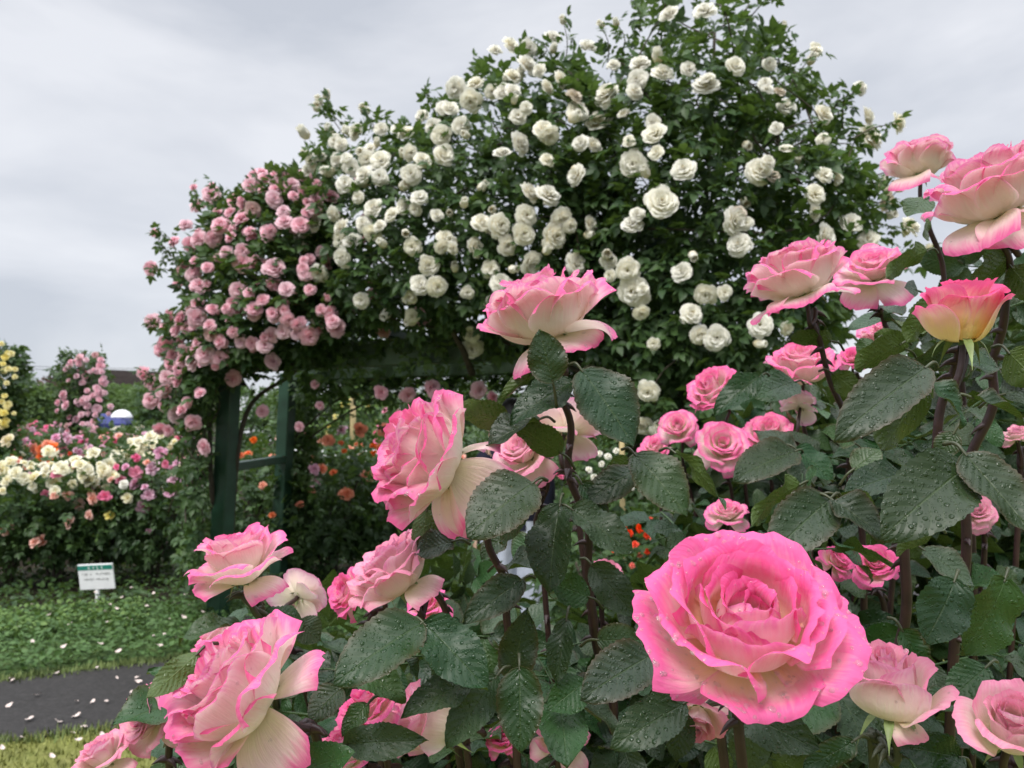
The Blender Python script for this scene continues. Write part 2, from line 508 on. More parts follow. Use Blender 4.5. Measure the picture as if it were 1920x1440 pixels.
KINDS_ = {
    # rows: count, length, half width, angle profile (from the axis), base radius, rho_k, rho_c, reflex, inner flag
    'bud': [(5, 0.98, 0.42, (40, 8, -5, -6, 0), 0.02, 1.0, 0.03, 0.0, 1.0),
            (5, 1.00, 0.55, (72, 12, -4, 2, 35), 0.05, 1.0, 0.03, 0.3, 0.6),
            (4, 1.02, 0.62, (95, 30, 2, 12, 85), 0.08, 1.05, 0.03, 0.7, 0.2),
            (2, 1.00, 0.55, (100, 48, 26, 50, 125), 0.10, 1.2, 0.06, 0.9, 0.0)],
    'half': [(5, 0.86, 0.36, (35, 6, -4, -4, 8), 0.02, 1.0, 0.03, 0.0, 1.0),
             (5, 0.92, 0.50, (60, 12, 0, 8, 45), 0.05, 1.0, 0.04, 0.35, 0.8),
             (6, 0.98, 0.62, (82, 26, 8, 20, 85), 0.08, 1.05, 0.05, 0.7, 0.5),
             (6, 1.02, 0.66, (95, 44, 24, 42, 118), 0.10, 1.15, 0.08, 0.9, 0.1),
             (3, 1.00, 0.55, (112, 104, 98, 118, 150), 0.12, 1.5, 0.2, 0.8, 0.0)],
    'cup': [(6, 0.66, 0.36, (35, 15, -2, 5, 25), 0.02, 1.0, 0.04, 0.2, 1.0),
            (6, 0.80, 0.48, (62, 26, 4, 14, 60), 0.05, 1.05, 0.05, 0.5, 0.9),
            (7, 0.94, 0.60, (82, 38, 8, 22, 88), 0.08, 1.1, 0.07, 0.8, 0.6),
            (6, 1.02, 0.66, (94, 56, 26, 42, 118), 0.10, 1.2, 0.1, 0.9, 0.2),
            (3, 0.98, 0.54, (112, 108, 108, 122, 150), 0.12, 1.5, 0.2, 0.8, 0.0)],
    'bowl': [(5, 0.84, 0.36, (38, 10, -4, 0, 30), 0.02, 1.0, 0.03, 0.2, 1.0),
             (6, 0.91, 0.46, (64, 20, -2, 5, 66), 0.05, 1.0, 0.04, 0.6, 0.9),
             (7, 0.97, 0.55, (82, 36, 4, 10, 100), 0.08, 1.05, 0.05, 0.9, 0.6),
             (7, 1.00, 0.60, (94, 52, 14, 17, 122), 0.10, 1.08, 0.06, 1.1, 0.3),
             (4, 0.98, 0.60, (100, 68, 32, 40, 132), 0.11, 1.15, 0.08, 1.1, 0.1)],
    'open': [(4, 0.50, 0.27, (28, 16, -12, -34, -10), 0.05, 1.5, 0.12, 0.5, 1.0),
             (4, 0.58, 0.34, (48, 28, -6, -16, 45), 0.08, 1.2, 0.08, 0.5, 1.0),
             (4, 0.70, 0.46, (66, 44, -8, -16, 44), 0.10, 1.05, 0.08, 0.5, 1.0),
             (5, 0.84, 0.60, (82, 54, -5, -14, 52), 0.11, 1.0, 0.08, 0.6, 1.0),
             (5, 0.96, 0.72, (90, 62, 4, -5, 76), 0.12, 1.02, 0.08, 0.8, 0.9),
             (5, 1.04, 0.78, (95, 70, 20, 20, 104), 0.12, 1.08, 0.10, 0.9, 0.5),
             (4, 1.06, 0.70, (102, 86, 54, 58, 124), 0.12, 1.25, 0.18, 0.9, 0.1)],
}

def rose_arrays(kind, seed, fine=1.0, drops=()):
    rng = np.random.default_rng(seed)
    mb = MB()
    psi = rng.uniform(0, 6.28)
    for psi_d, L_, W, al in drops:
        petal(mb, rng, psi_d, L_, W, al, 0.11, -0.08, 1.6, 0.25, rng.uniform(0.2, 0.9), rng.uniform(0.01, 0.03), int(13 * fine), int(13 * fine) | 1, 0.0, rng.uniform(0.16, 0.28), rng.uniform(-0.1, 0.1))
    rows_ = [q for q in KINDS_[kind] if not (drops and (q[3][1] > 100 or (kind == 'bud' and q[3][1] > 40)))]
    for li, (n, L_, W, al, r0, rk, rc, rf, inn) in enumerate(rows_):
        for i in range(n):
            psi += 2.39996 if n > 3 else 6.28 / n + rng.uniform(-0.5, 0.5)
            j = rng.normal(0, 1, 4)
            t = i / max(1, n - 1)
            nxt = KINDS_[kind][min(li + 1, len(KINDS_[kind]) - 1)][3]
            blend = 0.45 * t if li + 1 < len(KINDS_[kind]) and n > 3 else 0.0
            a = [x * (1 - blend) + y * blend for x, y in zip(al, nxt)]
            wild = 2.6 if (kind == 'open' and li < 3) else 1.0
            a = [a[0], a[1] + 4 * j[0] * wild, a[2] + 5 * j[0] * wild, a[3] + 7 * j[1] * wild, a[4] + 18 * j[2] * wild]
            nv = int(round((9 + 2 * li * 0.6) * fine)); nu = int(round((9 + li) * fine)) | 1
            petal(mb, rng, psi + rng.uniform(-0.18, 0.18), L_ * (1 + 0.05 * j[3]), W * rng.uniform(0.88, 1.12), a, r0, -0.02 * li, rk, rc, rf * rng.uniform(0.5, 1.5),
                  rng.uniform(0.008, 0.032), nv, nu, inn, rng.uniform(0.22, 0.38) if kind == 'open' else rng.uniform(0.18, 0.32), rng.uniform(-0.12, 0.12))
    V = np.concatenate(mb.v); Q = np.concatenate(mb.q); A = {k: np.concatenate(x) for k, x in mb.a.items()}
    # slow irregularities through the whole flower
    for f, amp in ((3.1, 0.022), (7.0, 0.010)):
        ph = rng.uniform(0, 6.28, 6)
        V = V + amp * np.stack([np.sin(f * V[:, 1] + ph[0]) * np.sin(f * V[:, 2] + ph[1]), np.sin(f * V[:, 0] + ph[2]) * np.sin(f * V[:, 2] + ph[3]),
                                np.sin(f * V[:, 0] + ph[4]) * np.sin(f * V[:, 1] + ph[5])], 1)
    return V, Q, A

def rosette(seed, n=40, flat=1.0):
    """many-petalled small bloom of the climbing and bush roses, diameter about 1"""
    rng = np.random.default_rng(seed)
    mb = MB()
    psi = 0
    for i in range(n):
        k = i / (n - 1)
        psi += 2.39996
        am = (6 + 88 * k ** 1.1) * flat
        al = (am * 0.8 + 25, am + 8, am * 0.9 - 8, am + 8, am + 45)
        L_ = 0.30 + 0.24 * k ** 0.7
        petal(mb, rng, psi + rng.uniform(-0.3, 0.3), L_ * rng.uniform(0.88, 1.12), 0.14 + 0.09 * k, [a + rng.normal(0, 7) for a in al], 0.02 + 0.05 * k, 0.02 - 0.10 * k,
              1.0, 0.06, 0.3, 0.02, 6, 5, 1 - k, 0.2)
    V = np.concatenate(mb.v); Q = np.concatenate(mb.q); A = {k_: np.concatenate(x) for k_, x in mb.a.items()}
    V = V - (V.max(0) + V.min(0)) / 2
    V /= (np.ptp(V[:, 0]) + np.ptp(V[:, 1])) / 2
    return V, Q, A

def small_bud(seed):
    rng = np.random.default_rng(seed)
    mb = MB()
    psi = 0
    for i in range(8):
        psi += 2.4
        petal(mb, rng, psi, 0.62, 0.30, (70, 12, -12, -12, 0 + 6 * i), 0.03 + 0.006 * i, 0, 1.0, 0.03, 0.1, 0.01, 6, 5, 0.3, 0.3)
    V = np.concatenate(mb.v); Q = np.concatenate(mb.q); A = {k_: np.concatenate(x) for k_, x in mb.a.items()}
    V = V - (V.max(0) + V.min(0)) / 2
    V /= np.ptp(V[:, 2])
    return V, Q, A

def bloom_meshes(key, seeds, flat=1.0, n=40):
    out = []
    for i_, s in enumerate(seeds):
        V, Q, A = rosette(s, n, flat * (1.0, 0.88, 0.74, 0.96, 0.82)[i_ % 5])
        me = mesh(key, V, Q, A)
        me.materials.append(M[key])
        out.append(me)
    return out

def leaflet(nt_=14, teeth=True, fold=0.25, arch=0.25, wav=0.04, seed=0, hw=0.34):
    """one leaflet, length 1 along x from its base, top face +z, half width hw"""
    rng = np.random.default_rng(seed)
    n = nt_ * 2 + 1
    t = np.linspace(0, 1, n)
    wd = (t ** 0.62) * (1 - t) ** 0.78
    wd = wd / wd.max() * hw
    cols = np.array([-1, -0.62, -0.28, 0, 0.28, 0.62, 1.0])
    T, S = np.meshgrid(t, cols, indexing='ij')
    Wd = np.repeat(wd[:, None], 7, 1)
    if teeth:
        tooth = np.where(np.arange(n) % 2 == 1, 1.0, 0.945)[:, None]
        Wd = np.where(np.abs(S) > 0.9, Wd * tooth, Wd)
    ph = rng.uniform(0, 6.28, 3)
    X = T - (np.abs(S) > 0.9) * 0.012
    Y = S * Wd * math.cos(fold)
    Z = np.abs(S) * Wd * math.sin(fold) - arch * T ** 2 * 0.6 + wav * np.sin(T * 9 + ph[0]) * S + wav * 0.8 * np.sin(T * 6 + ph[1]) * S ** 2 + wav * 0.5 * np.sin(T * 17 + ph[2]) * np.abs(S) * np.sign(S)
    V = np.stack([X, Y, Z], -1).reshape(-1, 3)
    q = grid_q(n, 7)[:, ::-1]
    return V, q, T.ravel(), S.ravel()

LEAFLETS = [leaflet(seed=s, fold=f, arch=a, wav=wv, hw=hw) for s, f, a, wv, hw in
            ((1, 0.22, 0.22, 0.03, 0.34), (2, 0.35, 0.4, 0.05, 0.32), (3, 0.12, 0.5, 0.05, 0.36), (4, 0.28, 0.05, 0.04, 0.33), (5, 0.45, 0.3, 0.06, 0.30))]

def put_leaflet(mb, base, X, N, length, width, rng, var=None):
    V, q, T, S = LEAFLETS[rng.integers(len(LEAFLETS))] if var is None else LEAFLETS[var]
    R = frames(np.asarray(X)[None], np.asarray(N)[None])[0]
    hw = np.abs(V[:, 1]).max()
    Vs = V * np.array([length, width / 2 / hw, length])
    mb.add(np.asarray(base) + Vs @ R, q, along=T, across=S, rnd=rng.uniform())

def compound_template(seed=0):
    """five-leaflet rose leaf of light geometry, length 1 along x"""
    rng = np.random.default_rng(seed)
    Vs, Qs, T_, S_, n = [], [], [], [], 0
    for bx, ang, l in ((0.58, 0.0, 0.46), (0.52, 0.95, 0.40), (0.52, -0.95, 0.40), (0.22, 1.15, 0.32), (0.22, -1.15, 0.32)):
        t = np.array([0, 0.28, 0.6, 1.0]); wd = np.array([0.03, 0.27, 0.26, 0.02]) * l
        T, S = np.meshgrid(t, [-1, 0, 1.0], indexing='ij')
        W_ = np.repeat(wd[:, None], 3, 1)
        v = np.stack([T * l, S * W_, np.abs(S) * W_ * 0.35 - 0.22 * T ** 2 * l], -1).reshape(-1, 3)
        c, s = math.cos(ang), math.sin(ang)
        tilt = rng.uniform(-0.5, 0.5)
        v = np.stack([v[:, 0], v[:, 1] * math.cos(tilt) - v[:, 2] * math.sin(tilt), v[:, 1] * math.sin(tilt) + v[:, 2] * math.cos(tilt)], 1)
        v = np.stack([bx + v[:, 0] * c - v[:, 1] * s, v[:, 0] * s + v[:, 1] * c, v[:, 2] - 0.15 * bx ** 2], 1)
        Vs.append(v); Qs.append(grid_q(4, 3)[:, ::-1] + n); n += len(v)
        T_.append(T.ravel()); S_.append(S.ravel())
    return np.concatenate(Vs), np.concatenate(Qs), np.concatenate(T_), np.concatenate(S_)
COMP = [compound_template(s) for s in range(4)]

def leaf_template():
    t = np.array([0, 0.3, 0.65, 1.0]); wd = np.array([0.03, 0.33, 0.30, 0.02])
    T, S = np.meshgrid(t, [-1, 0, 1.0], indexing='ij')
    W_ = np.repeat(wd[:, None], 3, 1)
    v = np.stack([T, S * W_, np.abs(S) * W_ * 0.3 - 0.2 * T ** 2], -1).reshape(-1, 3)
    return v, grid_q(4, 3)[:, ::-1], T.ravel(), S.ravel()
LEAF1 = leaf_template()

def scatter(mb, pos, X, N, size, tmpl, rng):
    """copies of a leaf template at many places, all into one mesh"""
    V, Q, T, S = tmpl
    R = frames(X, N)
    n = len(pos)
    W_ = pos[:, None, :] + (V[None] * size[:, None, None]) @ R
    mb.add(W_.reshape(-1, 3), (Q[None] + (np.arange(n) * len(V))[:, None, None]).reshape(-1, 4),
           along=np.tile(T, n), across=np.tile(S, n), rnd=np.repeat(rng.uniform(0, 1, n), len(V)))

def spray(mb, pos, out, size, rng, tmpls=None, droop=0.3):
    """compound leaves turned outward with drooping tips"""
    n = len(pos)
    X = out + rng.normal(0, 0.75, (n, 3)); X[:, 2] -= droop
    N = out * 0.5 + rng.normal(0, 0.45, (n, 3)) + np.array([0, 0, 0.9])
    tm = tmpls or COMP
    pick = rng.integers(0, len(tm), n)
    for k in range(len(tm)):
        m = pick == k
        if m.any(): scatter(mb, pos[m], X[m], N[m], size[m], tm[k], rng)

def in_poly(poly, pts):
    poly = np.asarray(poly, float)
    x, y = pts[:, 0], pts[:, 1]
    ins = np.zeros(len(pts), bool)
    dist = np.full(len(pts), 1e9)
    for (x0, y0), (x1, y1) in zip(poly, np.roll(poly, -1, 0)):
        c = ((y0 > y) != (y1 > y)) & (x < (x1 - x0) * (y - y0) / (y1 - y0 + 1e-9) + x0)
        ins ^= c
        t = np.clip(((x - x0) * (x1 - x0) + (y - y0) * (y1 - y0)) / ((x1 - x0) ** 2 + (y1 - y0) ** 2 + 1e-9), 0, 1)
        dist = np.minimum(dist, np.hypot(x - x0 - t * (x1 - x0), y - y0 - t * (y1 - y0)))
    return ins, dist

def sample_poly(poly, n, rng):
    poly = np.asarray(poly, float)
    lo, hi = poly.min(0), poly.max(0)
    out, de = [], []
    tot = 0
    while tot < n:
        p = rng.uniform(lo, hi, (n * 2, 2))
        i, d = in_poly(poly, p)
        out.append(p[i]); de.append(d[i]); tot += i.sum()
    return np.concatenate(out)[:n], np.concatenate(de)[:n]
# ------------------------------------------------------------------ the ground
RNG = np.random.default_rng(7)

def ground_sheet(name, pts, z, mat, nsub=1):
    mb = MB()
    pts = [np.array([p[0], p[1], z]) for p in pts]
    n = nsub + 1
    a, b, c, d = pts
    u, v = np.meshgrid(np.linspace(0, 1, n), np.linspace(0, 1, n), indexing='ij')
    V = ((1 - u) * (1 - v))[..., None] * a + (u * (1 - v))[..., None] * b + (u * v)[..., None] * c + ((1 - u) * v)[..., None] * d
    mb.add(V.reshape(-1, 3), grid_q(n, n))
    return tag(obj(name, mb.mesh(name), mat), kind='structure')

def ground_mat(name, cols, scale, bump, rough=0.95):
    t = NT(name)
    f = t.noise(scale, 6, rough=0.65)
    f2 = t.noise(scale * 7.3, 3)
    fac = t.math('ADD', t.math('MULTIPLY', f, 0.65), t.math('MULTIPLY', f2, 0.35))
    c = t.ramp(fac, [(0.36 + 0.28 * i / (len(cols) - 1), x) for i, x in enumerate(cols)])
    return t.bsdf(c, rough, t.bump(fac, bump), 0.2)

M['soil'] = ground_mat('garden_soil', [(0.012, 0.010, 0.007), (0.022, 0.017, 0.011), (0.040, 0.030, 0.018)], 5.0, 0.03)
M['verge'] = ground_mat('verge_turf', [(0.030, 0.055, 0.016), (0.055, 0.095, 0.028), (0.095, 0.135, 0.045)], 9.0, 0.02)
M['lawn'] = ground_mat('near_lawn', [(0.10, 0.12, 0.028), (0.17, 0.18, 0.05), (0.22, 0.22, 0.075)], 11.0, 0.012)
M['asphalt'] = ground_mat('path_asphalt', [(0.023, 0.021, 0.0205), (0.038, 0.036, 0.035), (0.062, 0.058, 0.057)], 60.0, 0.006, 0.7)

ground_sheet('ground', [(-400, -60), (400, -60), (400, 900), (-400, 900)], 0.0, M['soil'])
pa, pb = G(0, 1278), G(290, 1243)
qa, qb = G(0, 1396), G(225, 1368)
du = unit(pb - pa); dq = unit(qb - qa)
e0, e1 = pa - du * 9, pa + du * 9
f0, f1 = qa - dq * 9, qa + dq * 9
nv_ = np.array([-du[1], du[0], 0])
if nv_[1] < 0: nv_ = -nv_
depth_v = 1.5
ground_sheet('grass_verge', [e0 - nv_ * 0.1, e1 - nv_ * 0.1, e1 + nv_ * depth_v, e0 + nv_ * depth_v], 0.004, M['verge'])
ground_sheet('lawn', [f0 - nv_ * 6, f1 - nv_ * 6, f1 + nv_ * 0.1, f0 + nv_ * 0.1], 0.004, M['lawn'])
ground_sheet('path', [f0, f1, e1, e0], 0.008, M['asphalt'])
# a second paved path runs back under the arch
ground_sheet('arch_path', [G(770, 1165), G(1090, 1165), G(975, 905), G(880, 905)], 0.012, M['asphalt'])

def ground_cover(name, region_fn, n, hmin, hmax, mat, label, seed, lenk=1.0):
    rng = np.random.default_rng(seed)
    pos = region_fn(rng, n)
    mb = MB()
    pos[:, 2] = rng.uniform(hmin, hmax, len(pos))
    X = rng.normal(0, 1, (len(pos), 3)); X[:, 2] = rng.uniform(-0.2, 0.8, len(pos))
    N = rng.normal(0, 0.35, (len(pos), 3)) + np.array([0, 0, 1.0])
    scatter(mb, pos, X, N, rng.uniform(0.018, 0.042, len(pos)) * lenk, LEAF1, rng)
    return tag(obj(name, mb.mesh(name), mat), label, None, None, 'stuff')

def verge_pts(rng, n):
    s = rng.uniform(-1.6, 4.2, n); t = rng.uniform(0.0, 1, n) ** 0.9 * (depth_v - 0.02)
    t = np.maximum(t, 0.06 * np.sin(s * 5) + 0.05)
    p = pa + s[:, None] * du + t[:, None] * nv_
    return p
ground_cover('ground_cover', verge_pts, 19000, 0.005, 0.085, M['leaf_weed'], 'low green clover and weeds covering the verge behind the dark path', 3)
def verge_hi(rng, n):
    s = rng.uniform(-1.6, 0.7, n); t = rng.uniform(0.55, 1.08, n) * depth_v
    return pa + s[:, None] * du + t[:, None] * nv_
ground_cover('tall_ground_cover', verge_hi, 3500, 0.02, 0.09, M['leaf_light'], 'brighter taller weeds at the back edge of the verge', 4)
def bed_pts(rng, n):
    s = rng.uniform(-2.4, 4.0, n); t = rng.uniform(1.0, 2.3, n) * depth_v
    p = pa + s[:, None] * du + t[:, None] * nv_
    return p[(p[:, 0] < -1.9) | (p[:, 0] > 0.3) | (p[:, 1] > 6.2)]
ground_cover('bed_undergrowth', bed_pts, 9000, 0.0, 0.10, M['leaf_far'], 'dark low undergrowth beneath the rose bushes of the left bed', 8, 1.3)
def blades(name, fn, n, h, mat, label, seed):
    rng = np.random.default_rng(seed)
    p = fn(rng, n)
    a = rng.uniform(0, 6.28, n)
    w_ = 0.004
    d = np.stack([np.cos(a), np.sin(a), 0 * a], 1) * w_
    lean = np.stack([np.cos(a + 1.4), np.sin(a + 1.4), 0 * a], 1) * (rng.uniform(0, 0.7, n) * h)[:, None]
    hh = h * rng.uniform(0.5, 1.2, n)
    top = p + lean + np.stack([0 * a, 0 * a, hh], 1)
    V = np.stack([p - d, p + d, top + d * 0.15, top - d * 0.15], 1).reshape(-1, 3)
    mb = MB(); mb.add(V, np.arange(4 * n).reshape(n, 4), along=0.5, across=0.5, rnd=np.repeat(rng.uniform(0, 1, n), 4))
    return tag(obj(name, mb.mesh(name, False), mat), label, None, None, 'stuff')
def lawn_pts(rng, n):
    s = rng.uniform(-0.8, 3.6, n); t = rng.uniform(-0.02, 1.6, n)
    p = qa + s[:, None] * dq - t[:, None] * nv_; p[:, 2] = 0.004
    return p
M['lawn_blade'] = simple('lawn_blade', (0.20, 0.215, 0.055), 0.7, 0.35, 4)
blades('lawn_grass', lawn_pts, 26000, 0.022, M['lawn_blade'], 'short yellowish lawn grass along the near edge of the path', 5)
def edge_pts(rng, n):
    s = rng.uniform(-1, 3.4, n); t = rng.normal(0, 0.035, n)
    p = np.where((rng.uniform(size=n) < 0.5)[:, None], pa + s[:, None] * du + t[:, None] * nv_, qa + s[:, None] * dq + t[:, None] * nv_); p[:, 2] = 0.004
    return p
M['edge_blade'] = simple('edge_blade', (0.12, 0.16, 0.045), 0.7, 0.35, 4)
blades('edge_grass', edge_pts, 7000, 0.03, M['edge_blade'], 'ragged grass creeping over both edges of the path', 6)

# fallen petals: every one its own object
pm = []
M['fallen'] = simple('fallen_petal', (0.66, 0.55, 0.50), 0.5, 0.28, 45)
for s in range(4):
    rng = np.random.default_rng(40 + s)
    u, v = np.meshgrid(np.linspace(-1, 1, 5), np.linspace(-1, 1, 5), indexing='ij')
    r = np.sqrt(np.maximum(0, 1 - 0.32 * np.minimum(u * u, v * v) * 2))
    z = 0.25 * u * u + 0.1 * v * v * rng.uniform(-1, 1) + 0.12 * np.sin(2 * u + s) * v
    V = np.stack([u * r * 0.021, v * r * 0.014, z * 0.02], -1).reshape(-1, 3)
    mb = MB(); mb.add(V, grid_q(5, 5)); me = mb.mesh('fallen_petal'); me.materials.append(M['fallen']); pm.append(me)
spots = [(272, 1163), (215, 1168), (197, 1175), (313, 1190), (345, 1185), (305, 1220), (287, 1224), (333, 1227), (298, 1243), (185, 1240), (222, 1255), (185, 1262), (103, 1269), (220, 1278), (25, 1283), (20, 1279),
         (257, 1277), (259, 1285), (245, 1306), (145, 1322), (172, 1323), (199, 1323), (55, 1356), (108, 1361), (143, 1350), (157, 1372), (137, 1383), (46, 1397), (5, 1418), (95, 1434), (146, 1402), (164, 1409), (190, 1392), (236, 1359),
         (340, 1207), (363, 1210), (265, 1140), (247, 1126), (288, 1137), (355, 1160), (315, 1132), (180, 1135), (150, 1152), (90, 1180), (60, 1160), (130, 1200), (200, 1196), (30, 1205), (240, 1190), (160, 1225), (60, 1235), (120, 1245),
         (330, 1155), (370, 1150), (300, 1150), (225, 1145), (205, 1160), (345, 1140), (380, 1175), (20, 1330), (300, 1300), (280, 1330), (70, 1310)]
rng = np.random.default_rng(9)
for i, (x, y) in enumerate(spots):
    g = G(x + rng.uniform(-3, 3), y)
    onpath = 1262 < y < 1385
    o = obj('fallen_petal', pm[i % 4])
    o.location = g + np.array([0, 0, 0.018 if onpath else (0.09 if y < 1262 else 0.03)])
    o.rotation_euler = (rng.uniform(-0.5, 0.5), rng.uniform(-0.5, 0.5), rng.uniform(0, 6.28))
    s = rng.uniform(0.5, 0.92); o.scale = (s, s, s)
    if onpath: tag(o, 'single pale petal lying on the dark asphalt path', 'petal', 'fallen petals on the path')
    elif y < 1262: tag(o, 'single pale petal dropped on the green verge behind the path', 'petal', 'fallen petals on the verge')
    else: tag(o, 'single pale petal dropped on the yellowish lawn before the path', 'petal', 'fallen petals on the lawn')

# ------------------------------------------------------------------ bloom stock for the climbers and the beds
def lib(key, n=6, petals=40):
    return bloom_meshes(key, range(100 + n), 1.0, petals) if False else bloom_meshes(key, [sum(map(ord, key)) + i for i in range(n)], 1.0, petals)
LIB = {'white_b': lib('white_b', 7, 58), 'pink_b': lib('pink_b', 6, 52)}
for k in ('yellow_b', 'lemon_b', 'orange_b', 'peach_b', 'mauve_b', 'rose_b', 'red_b'):
    LIB[k] = lib(k, 3, 24)
BUDW = []
for s in range(3):
    V, Q, A = small_bud(s)
    me = mesh('white_bud', V, Q, A); me.materials.append(M['white_b']); BUDW.append(me)
for ms in list(LIB.values()):
    for me in ms: me.name = 'bloom'

def place(me, name, parent, loc, ax, dia, spin):
    """link a shared bloom mesh under its plant; parent origins are unrotated so locations are offsets"""
    o = obj(name, me, parent=parent)
    R = frame(ax, spin).T * dia
    off = np.asarray(loc) - np.asarray(parent.location)
    o.matrix_local = Matrix([[*R[k], off[k]] for k in range(3)] + [[0, 0, 0, 1]])
    return o

def merge_blooms(items, parent, name, mat, kind='stuff'):
    """the smallest, uncountable blooms of one plant as one object"""
    mb = MB()
    for me, loc, ax, dia, spin in items:
        n = len(me.vertices)
        V = np.empty(n * 3, np.float32); me.vertices.foreach_get('co', V); V = V.reshape(-1, 3)
        Q = np.empty(len(me.loops), np.int32); me.loops.foreach_get('vertex_index', Q); Q = Q.reshape(-1, 4)
        at = {}
        for k in ('rim', 'across', 'rnd', 'inner'):
            b = np.empty(n, np.float32); me.attributes[k].data.foreach_get('value', b); at[k] = b
        mb.add(np.asarray(loc) - np.asarray(parent.location) + V @ (frame(ax, spin) * dia), Q, **at)
    o = obj(name, mb.mesh(name), mat, parent)
    o['kind'] = kind
    return o

# ------------------------------------------------------------------ the green timber arch
def on_beam(px):
    """depth of the arch front at a picture column"""
    return float(np.interp(px, [200, 430, 870, 1250, 1700], [5.0, 4.8, 4.2, 3.82, 3.6]))

M['beam_paint'] = simple('weathered_green_paint', (0.085, 0.135, 0.088), 0.6, 0.3, 9, 0.002)
arch = empty('garden_arch', G(408, 1160), 'dark green painted timber arch under the white and pink climbing roses', 'arch')
def apart(name, pts, hx, hy, parent=arch):
    """timber from a to b"""
    a, b = [np.asarray(p, float) for p in pts]
    ax = unit(b - a)
    R = frame(ax)
    if abs(ax[2]) > 0.8:
        hdir = unit(np.array([2.0, -0.85, 0.0])); x = unit(hdir - ax * np.dot(hdir, ax)); R = np.array([x, np.cross(ax, x), ax])
    mb = MB()
    box(mb, (a + b) / 2 - np.asarray(arch.location), hx, hy, np.linalg.norm(b - a) / 2, R, 0.006)
    return obj(name, mb.mesh(name, False), M['beam_paint'] if name == 'beam' else M['green_paint'], parent)
g1, g2 = G(408, 1160), G(521, 1100)
d1 = (g1 - CAM) @ FW; d2 = (g2 - CAM) @ FW
t1, t2 = P(432, 690, d1), P(541, 700, d2)
apart('post', (g1, t1), 0.055, 0.05)
apart('post', (g2, t2), 0.052, 0.05)
def lerp(a, b, t): return a + (b - a) * t
for f in (0.60,):
    apart('rail', (lerp(g1, t1, f), lerp(g2, t2, f)), 0.035, 0.028)
bl = P(440, 672, d1); br_dir = unit(np.array([0.93, -0.36, 0.0]))
z_b = bl[2]
blen = 2.95
back = unit(np.array([0.36, 0.93, 0.0])) * 0.95
apart('beam', (bl - np.array([0, 0, 0.02]) - br_dir * 0.25, bl + br_dir * blen), 0.05, 0.075)
apart('beam', (bl + back - br_dir * 0.25, bl + back + br_dir * blen), 0.05, 0.075)
for i in range(6):
    c = bl + br_dir * (0.1 + i * 0.52) + np.array([0, 0, 0.11])
    apart('joist', (c - back * 0.25, c + back * 1.25), 0.04, 0.03)
r1 = bl + br_dir * 2.75; r2 = r1 + back
for q in (r1, r2):
    apart('post', (np.array([q[0], q[1], 0]), np.array([q[0], q[1], 2.35])), 0.062, 0.05)
apart('rail', (np.array([r1[0], r1[1], 1.0]), np.array([r2[0], r2[1], 1.0])), 0.035, 0.028)
for dz in (0.3, 0.6):
    c = bl + br_dir * 1.2 + np.array([0, 0, dz]); apart('trellis_bar', (c - br_dir * 0.9, c + br_dir * 1.5), 0.02, 0.02)

# ------------------------------------------------------------------ climbing roses
POLY_W = [(600, 330), (585, 285), (615, 240), (650, 225), (700, 222), (790, 215), (845, 160), (890, 130), (930, 100), (990, 80), (1060, 75), (1140, 95), (1175, 40), (1185, -60), (1240, -120), (1440, -110), (1465, 40), (1530, 110), (1555, 180),
          (1610, 200), (1660, 240), (1660, 320), (1690, 420), (1650, 520), (1590, 640), (1560, 760), (1420, 900), (1330, 980), (1180, 960), (1120, 800), (1090, 690), (960, 660), (880, 655), (760, 648), (650, 630), (560, 600), (545, 500), (560, 400)]
POLY_P = [(640, 330), (565, 315), (500, 318), (445, 345), (390, 372), (362, 435), (335, 480), (340, 540), (312, 610), (320, 660), (285, 700), (310, 760), (345, 830), (325, 900), (330, 1000), (335, 1110), (400, 1125), (398, 950), (405, 780), (440, 715), (545, 690), (700, 640), (680, 600), (640, 480)]

def climber_points(poly, n, rng, thick, front_bias=1.5, edge_px=170.0):
    p, e = sample_poly(poly, n, rng)
    e = np.minimum(1, e / edge_px)
    T = thick * np.sqrt(e * (2 - e)) + 0.05
    d0 = np.interp(p[:, 0], [200, 430, 870, 1250, 1700], [5.0, 4.8, 4.2, 3.82, 3.6])
    off = -T + 2 * T * rng.uniform(0, 1, n) ** front_bias
    d = d0 + 0.25 + off
    pts = CAM + d[:, None] * (FW + ((p[:, 0] - 960) / F_PX)[:, None] * RT + ((720 - p[:, 1]) / F_PX)[:, None] * UP)
    return p, e, off / T, pts

def outward(p, poly, off):
    c = np.asarray(poly).mean(0)
    v = (p - c) / 380.0
    o = v[:, :1] * RT + (-v[:, 1:]) * UP + (np.maximum(0, -off)[:, None] * -FW) * 1.2
    return o / (np.linalg.norm(o, axis=1)[:, None] + 1e-6)

def foliage(poly, n, rng, thick, size, gap_fn=None):
    p, e, off, pts = climber_points(poly, n, rng, thick)
    if gap_fn is not None or True:
        k = (gap_fn(p, e, rng) if gap_fn else np.ones(len(p), bool)) & (e * 170 > rng.uniform(4, 34, len(p)))
        p, e, off, pts = p[k], e[k], off[k], pts[k]
    # clumps: pull the leaves a little toward shared knots so that gaps and dark hollows stay open
    kn = pts[rng.integers(0, len(pts), max(8, len(pts) // 16))]
    lo = np.zeros(len(pts), int)
    for s in range(0, len(pts), 500):
        lo[s:s + 500] = np.argmin(((pts[s:s + 500, None] - kn[None]) ** 2).sum(-1), 1)
    pts = pts + (kn[lo] - pts) * 0.30
    mb = MB()
    spray(mb, pts, outward(p, poly, off), rng.uniform(0.75, 1.25, len(pts)) * size, rng)
    return mb

